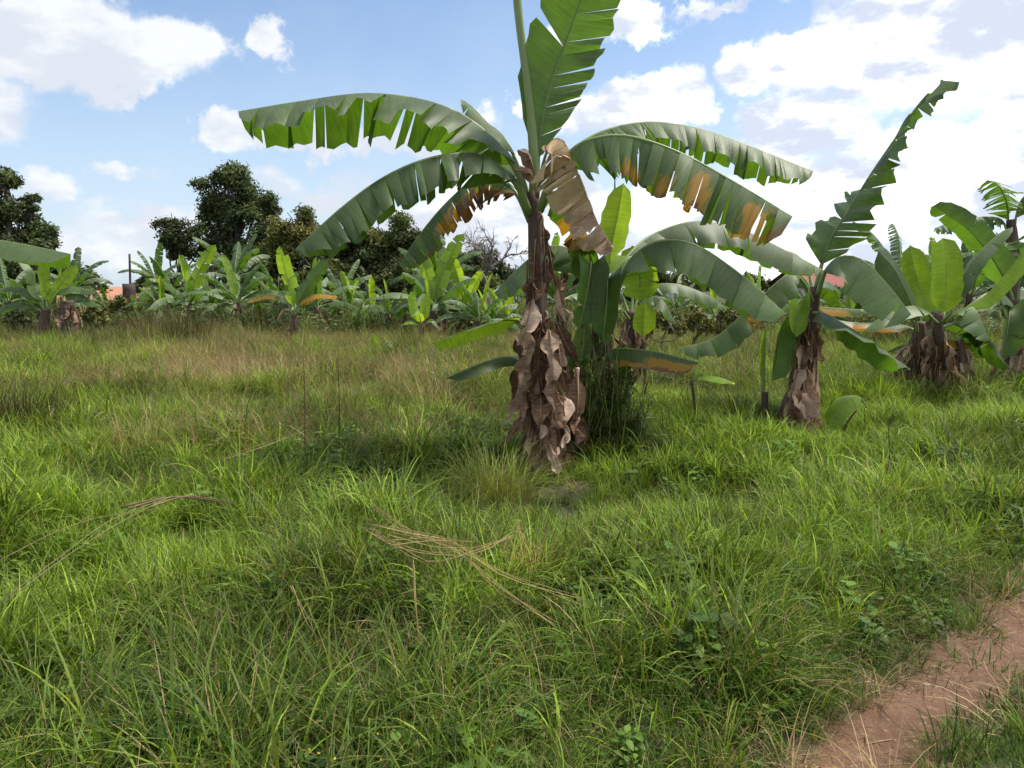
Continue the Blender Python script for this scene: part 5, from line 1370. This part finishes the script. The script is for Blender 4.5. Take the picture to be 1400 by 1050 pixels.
clump('dry_tuft', 'upright tuft of dry tan grass in the foreground below the tall plant', 'dry tuft', G(728, 815), merge(
    blades(130, g, .10, .22, .42, .0011, .0022, .28, .5, [(.52, .38, .22), (.42, .28, .16), (.34, .20, .12)], 5)))
clump('dry_tuft', 'rusty brown low dry tuft in the grass on the left', 'dry tuft', G(195, 680), merge(
    blades(150, g, .16, .14, .34, .0012, .0024, .5, .9, [(.22, .13, .07), (.17, .10, .055), (.28, .19, .10)], 5)))
# long fallen stalks
def stalks(label, lines, r, cols, seed, name='fallen_stalk', cat='dry stalk'):
    g = np.random.RandomState(seed); V, F, C, off = [], [], [], 0
    for (pts, n, jx) in lines:
        for k in range(n):
            j = g.normal(0, jx, (len(pts), 2))
            w = []
            for i, (a_, b_, z) in enumerate(pts):
                p = G(a_ + j[i, 0], b_ + j[i, 1], z); p = p + (np.array([0, 0, CAM_H]) - p) * .03; w.append(p)
            v, f = tube_geo(catmull(w, 12), [r, r * .8, r * .4], 4, 0, g)
            V.append(v); F.append(f + off); C.append(np.tile(np.array(cols[g.randint(len(cols))]) * g.uniform(.8, 1.2), (len(v), 1))); off += len(v)
    v = np.vstack(V); b = v.mean(0); b[2] = v[:, 2].min()
    o = mesh_obj(name, v, np.vstack(F), M['grass'], None, None, np.vstack(C), True, b); o.location = tuple(b)
    return tag(o, label, cat)
TAN = [(.52, .42, .22), (.45, .34, .18), (.36, .26, .15)]
stalks('bundle of dry tan stalks lying across the grass in front of the tall plant', [([(500, 722, .30), (540, 745, .30), (590, 765, .28), (650, 750, .33), (700, 733, .36)], 4, 4), ([(512, 690, .3), (550, 722, .32), (620, 752, .3), (680, 800, .25), (760, 850, .22)], 4, 5),
       ([(505, 722, .3), (560, 730, .33), (620, 742, .32), (690, 785, .3), (800, 822, .25)], 3, 5), ([(530, 735, .32), (590, 738, .33), (650, 742, .34)], 4, 5)], .0026, TAN, 1)
stalks('pair of long pale grass stalks leaning across the lower left grass', [([(0, 824, .36), (90, 755, .42), (160, 712, .42), (235, 682, .40)], 2, 3), ([(0, 768, .38), (80, 728, .4), (150, 704, .4), (270, 690, .4)], 1, 3)], .0024, [(.26, .24, .13), (.30, .25, .15)], 2)
stalks('fallen grey brown branch lying in the grass on the left', [([(170, 694, .30), (220, 688, .3), (262, 680, .3), (320, 688, .28)], 2, 3), ([(205, 690, .3), (240, 684, .32), (270, 676, .35)], 1, 2)], .006, [(.17, .12, .085), (.13, .09, .065)], 3, 'fallen_branch', 'branch')
stalks('thin dry stalks leaning in the grass left of the tall plant', [([(330, 640, .3), (350, 665, .3), (368, 700, .2)], 2, 4), ([(300, 628, .32), (360, 610, .42), (420, 590, .5)], 2, 4), ([(560, 770, .3), (570, 830, .22), (578, 900, .05)], 2, 3), ([(395, 800, .35), (420, 850, .2), (440, 880, .1)], 2, 4)], .0024, TAN, 4)
for k, (px, py0, py1, lab) in enumerate([(416, 640, 490, 'tall reddish grass stalk standing left of centre'), (463, 640, 490, 'tall green grass stalk with pale tip standing left of the tall plant'),
                                         (1008, 610, 470, 'tall pale grass stalk standing left of the slim banana shoot'), (1215, 655, 570, 'brown dry weed stalk in the grass right of the shaggy right hand stem')]):
    p = G(px, py0); Yd = p[1]
    g = np.random.RandomState(950 + k)
    V, F = tube_geo(catmull([p, P(px + 1, (py0 + py1) / 2, Yd), P(px - 1, py1, Yd - .02)], 10), [.007, .005, .003], 5)
    C = np.tile([[(.12, .07, .05), (.09, .15, .04), (.18, .20, .09), (.12, .08, .06)][k]], (len(V), 1)).astype(float)
    v2, f2, c2 = blades(7, g, .02, .35, .7, .004, .007, .25, 1.1, MD, 7)
    v2 = v2 + p
    o = mesh_obj('tall_stalk', np.vstack([V, v2]), np.vstack([F, f2 + len(V)]), M['grass'], None, None, np.vstack([C, c2]), True, p); o.location = tuple(p)
    tag(o, lab, 'grass stalk')

# fibrous brown strips hanging round the shaggy stems
def fibres(root, px, y0, y1, Y, r0, n, seed):
    g = np.random.RandomState(seed); Vs, Fs, Cs, off = [], [], [], 0
    loc = np.array(root.location)
    for k in range(n):
        a = g.uniform(0, 6.28); f = g.rand(); c = P(px, y0 + (y1 - y0) * f, Y)
        r_ = r0 * (.75 + .6 * f); L = g.uniform(.18, .55); w = g.uniform(.003, .011)
        d = np.array([math.cos(a), math.sin(a), 0]); tn = np.array([-d[1], d[0], 0])
        pts = [c + d * (r_ + .10 * q * g.uniform(.4, 1.2)) - np.array([0, 0, L * q]) + tn * g.normal(0, .02) * q for q in np.linspace(0, 1, 5)]
        v = np.vstack([[p - tn * w * (1 - .6 * i / 4), p + tn * w * (1 - .6 * i / 4)] for i, p in enumerate(pts)])
        Vs.append(v); Fs.append(gridf(5, 2, off)); off += 10
        Cs.append(np.tile(np.array([(.20, .12, .07), (.10, .055, .03), (.33, .24, .16), (.06, .035, .022)][g.randint(4)]) * g.uniform(.8, 1.2), (10, 1)))
    o = mesh_obj('dry_fibre', np.vstack(Vs), np.vstack(Fs), M['grass'], root, None, np.vstack(Cs), True, loc)
    o['kind'] = 'stuff'
for nm, args in FIB: fibres(nm, *args)

# pebbles and crumbs of soil on the path
g = np.random.RandomState(8); Vs, Fs, off = [], [], 0
oct_ = np.array([(1, 0, 0), (0, 1, 0), (-1, 0, 0), (0, -1, 0), (0, 0, 1), (0, 0, -.4)], float)
of = [(0, 1, 4), (1, 2, 4), (2, 3, 4), (3, 0, 4), (1, 0, 5), (2, 1, 5), (3, 2, 5), (0, 3, 5)]
for k in range(900):
    i = g.randint(20, 150); f = g.normal(.5, .25)
    q = PLd[i] * (1 - f) + PRd[i] * f + g.normal(0, .08, 2)
    sz = .004 + .012 * g.rand() ** 4
    v = oct_ * (g.uniform(.6, 1.3, (6, 3))) * sz * [1.2, 1.0, .7] + [q[0], q[1], float(gz(q[0], q[1])) + .024]
    Vs.append(v); Fs += [tuple(np.array(t_) + off) for t_ in of]; off += 6
m, t, out = new_mat('pebble_stone')
n = t.noise(t.new('ShaderNodeNewGeometry').outputs['Position'], 25.0, 3)
pr = t.new('ShaderNodeBsdfPrincipled'); t.l.new(t.mix(t.smooth(n, .35, .65), (.17, .10, .07, 1), (.38, .30, .24, 1)), pr.inputs['Base Color']); pr.inputs['Roughness'].default_value = .9
t.l.new(pr.outputs[0], out.inputs[0])
tag(mesh_obj('pebbles', np.vstack(Vs), Fs, m, None, None, None, False), 'small pebbles and soil crumbs on the dirt path', None, None, 'stuff')

# dry mounds standing about in the middle of the field
g = np.random.RandomState(41)
for k, (px, py, h, w, lab) in enumerate([(120, 505, .55, .5, 'dry brown tussock in front of the dead stump'), (265, 515, .5, .5, 'dry brown tussock left of the straw heap'),
        (455, 505, .5, .55, 'dry tussock in front of the vivid sapling on its right'), (560, 505, .5, .5, 'dry tussock right of the knee high sapling'), (300, 575, .45, .4, 'tan tussock in front of the straw heap'),
        (480, 570, .45, .4, 'tan tussock in the grass between sapling and tall plant'), (590, 560, .5, .4, 'brownish tussock left of the tall middle stem'), (200, 630, .4, .35, 'brown tussock in the left grass behind the fallen branch'),
        (905, 520, .5, .5, 'dry tussock behind the low leaf with burnt edge'), (1000, 530, .5, .45, 'dry tussock left of the slim banana shoot')]):
    clump('dry_tussock', lab, 'tussock', G(px, py), merge(
        blades(300, g, w, h * .6, h * 1.6, .0016, .0034, .65, 1.0, [(.27, .20, .12), (.20, .14, .085), (.34, .26, .16), (.16, .15, .06)], 6), heads(40, g, w, h * 1.1, h * 2.2, (.19, .165, .08), (.30, .22, .15), .3, .0016),
        blades(90, g, w * 1.1, h * .4, h, .002, .004, .5, 1.0, MD, 5)))

# weeds climbing between the two middle stems
b = base(795, 605, 6.95)
cw = thing('climbing_weed', 'tall dark narrow leaved weeds climbing between the two middle banana stems', 'weed', b)
Vs, Fs, Cs, off = [], [], [], 0
SV, SF, so = [], [], 0
for k in range(46):
    x0 = g.uniform(-.22, .50); y0 = g.uniform(-.22, .35); hh = g.uniform(.5, 1.0) * (1.35 - 1.1 * abs(x0 - .1))
    p0 = b + [x0, y0, 0]; top = p0 + [g.normal(0, .12), g.normal(0, .1), hh]
    v, f = tube_geo(catmull([p0, (p0 + top) / 2 + g.normal(0, .04, 3), top], 7), [.004, .002], 4); SV.append(v); SF.append(f + so); so += len(v)
    for j in range(int(9 + hh * 14)):
        q_ = p0 + (top - p0) * g.uniform(.12, 1.02)
        v, f, c = blades(2, g, .01, .10, .24, .003, .0065, .9, 1.1, [(.085, .145, .026), (.065, .115, .022), (.12, .18, .035)], 5)
        Vs.append(v + q_); Fs.append(f + off); Cs.append(c); off += len(v)
mesh_obj('stalks', np.vstack(SV), np.vstack(SF), M['rib'], cw, None, None, True, b)['kind'] = 'stuff'
mesh_obj('foliage', np.vstack(Vs), np.vstack(Fs), M['grass'], cw, None, np.vstack(Cs), True, b)['kind'] = 'stuff'
# more shoots packed in between them
for k, (px, py0, py1, hw, lab) in enumerate([(792, 590, 440, 17, 'narrow upright banana shoot leaf between the two middle stems'), (848, 590, 470, 15, 'narrow banana shoot right of the second stem, wrapped in weeds')]):
    b = base(px, py0, 7.05 + .3 * k)
    sk = thing('banana_sucker', lab, 'banana shoot', b)
    stem(sk, [b, P(px, py0 - 50, 7.05 + .3 * k), P(px + 1, py0 - 90, 7.05 + .3 * k)], [.045, .035, .025], 8, 70 + k)
    px_leaf(sk, 7.05 + .3 * k, [(px, py0 - 70), (px + 2, py0 - 100), (px + 3, (py0 + py1) / 2 - 20), (px + 9, py1)], hw, side=(1, .3 - .6 * k, 0), fold=(18, 22), tear=(.5, 1.2), jit=4, seed=400 + k, pet=.12, mid_r=.012)
    px_leaf(sk, 7.05 + .3 * k, [(px, py0 - 70), (px - 8 + 20 * k, py0 - 105, -.1), (px - 22 + 50 * k, py0 - 110, -.2), (px - 34 + 76 * k, py0 - 80, -.25)], hw, fold=(40, 40), tear=(.3, .8), jit=5, seed=410 + k, pet=.12, mid_r=.01)
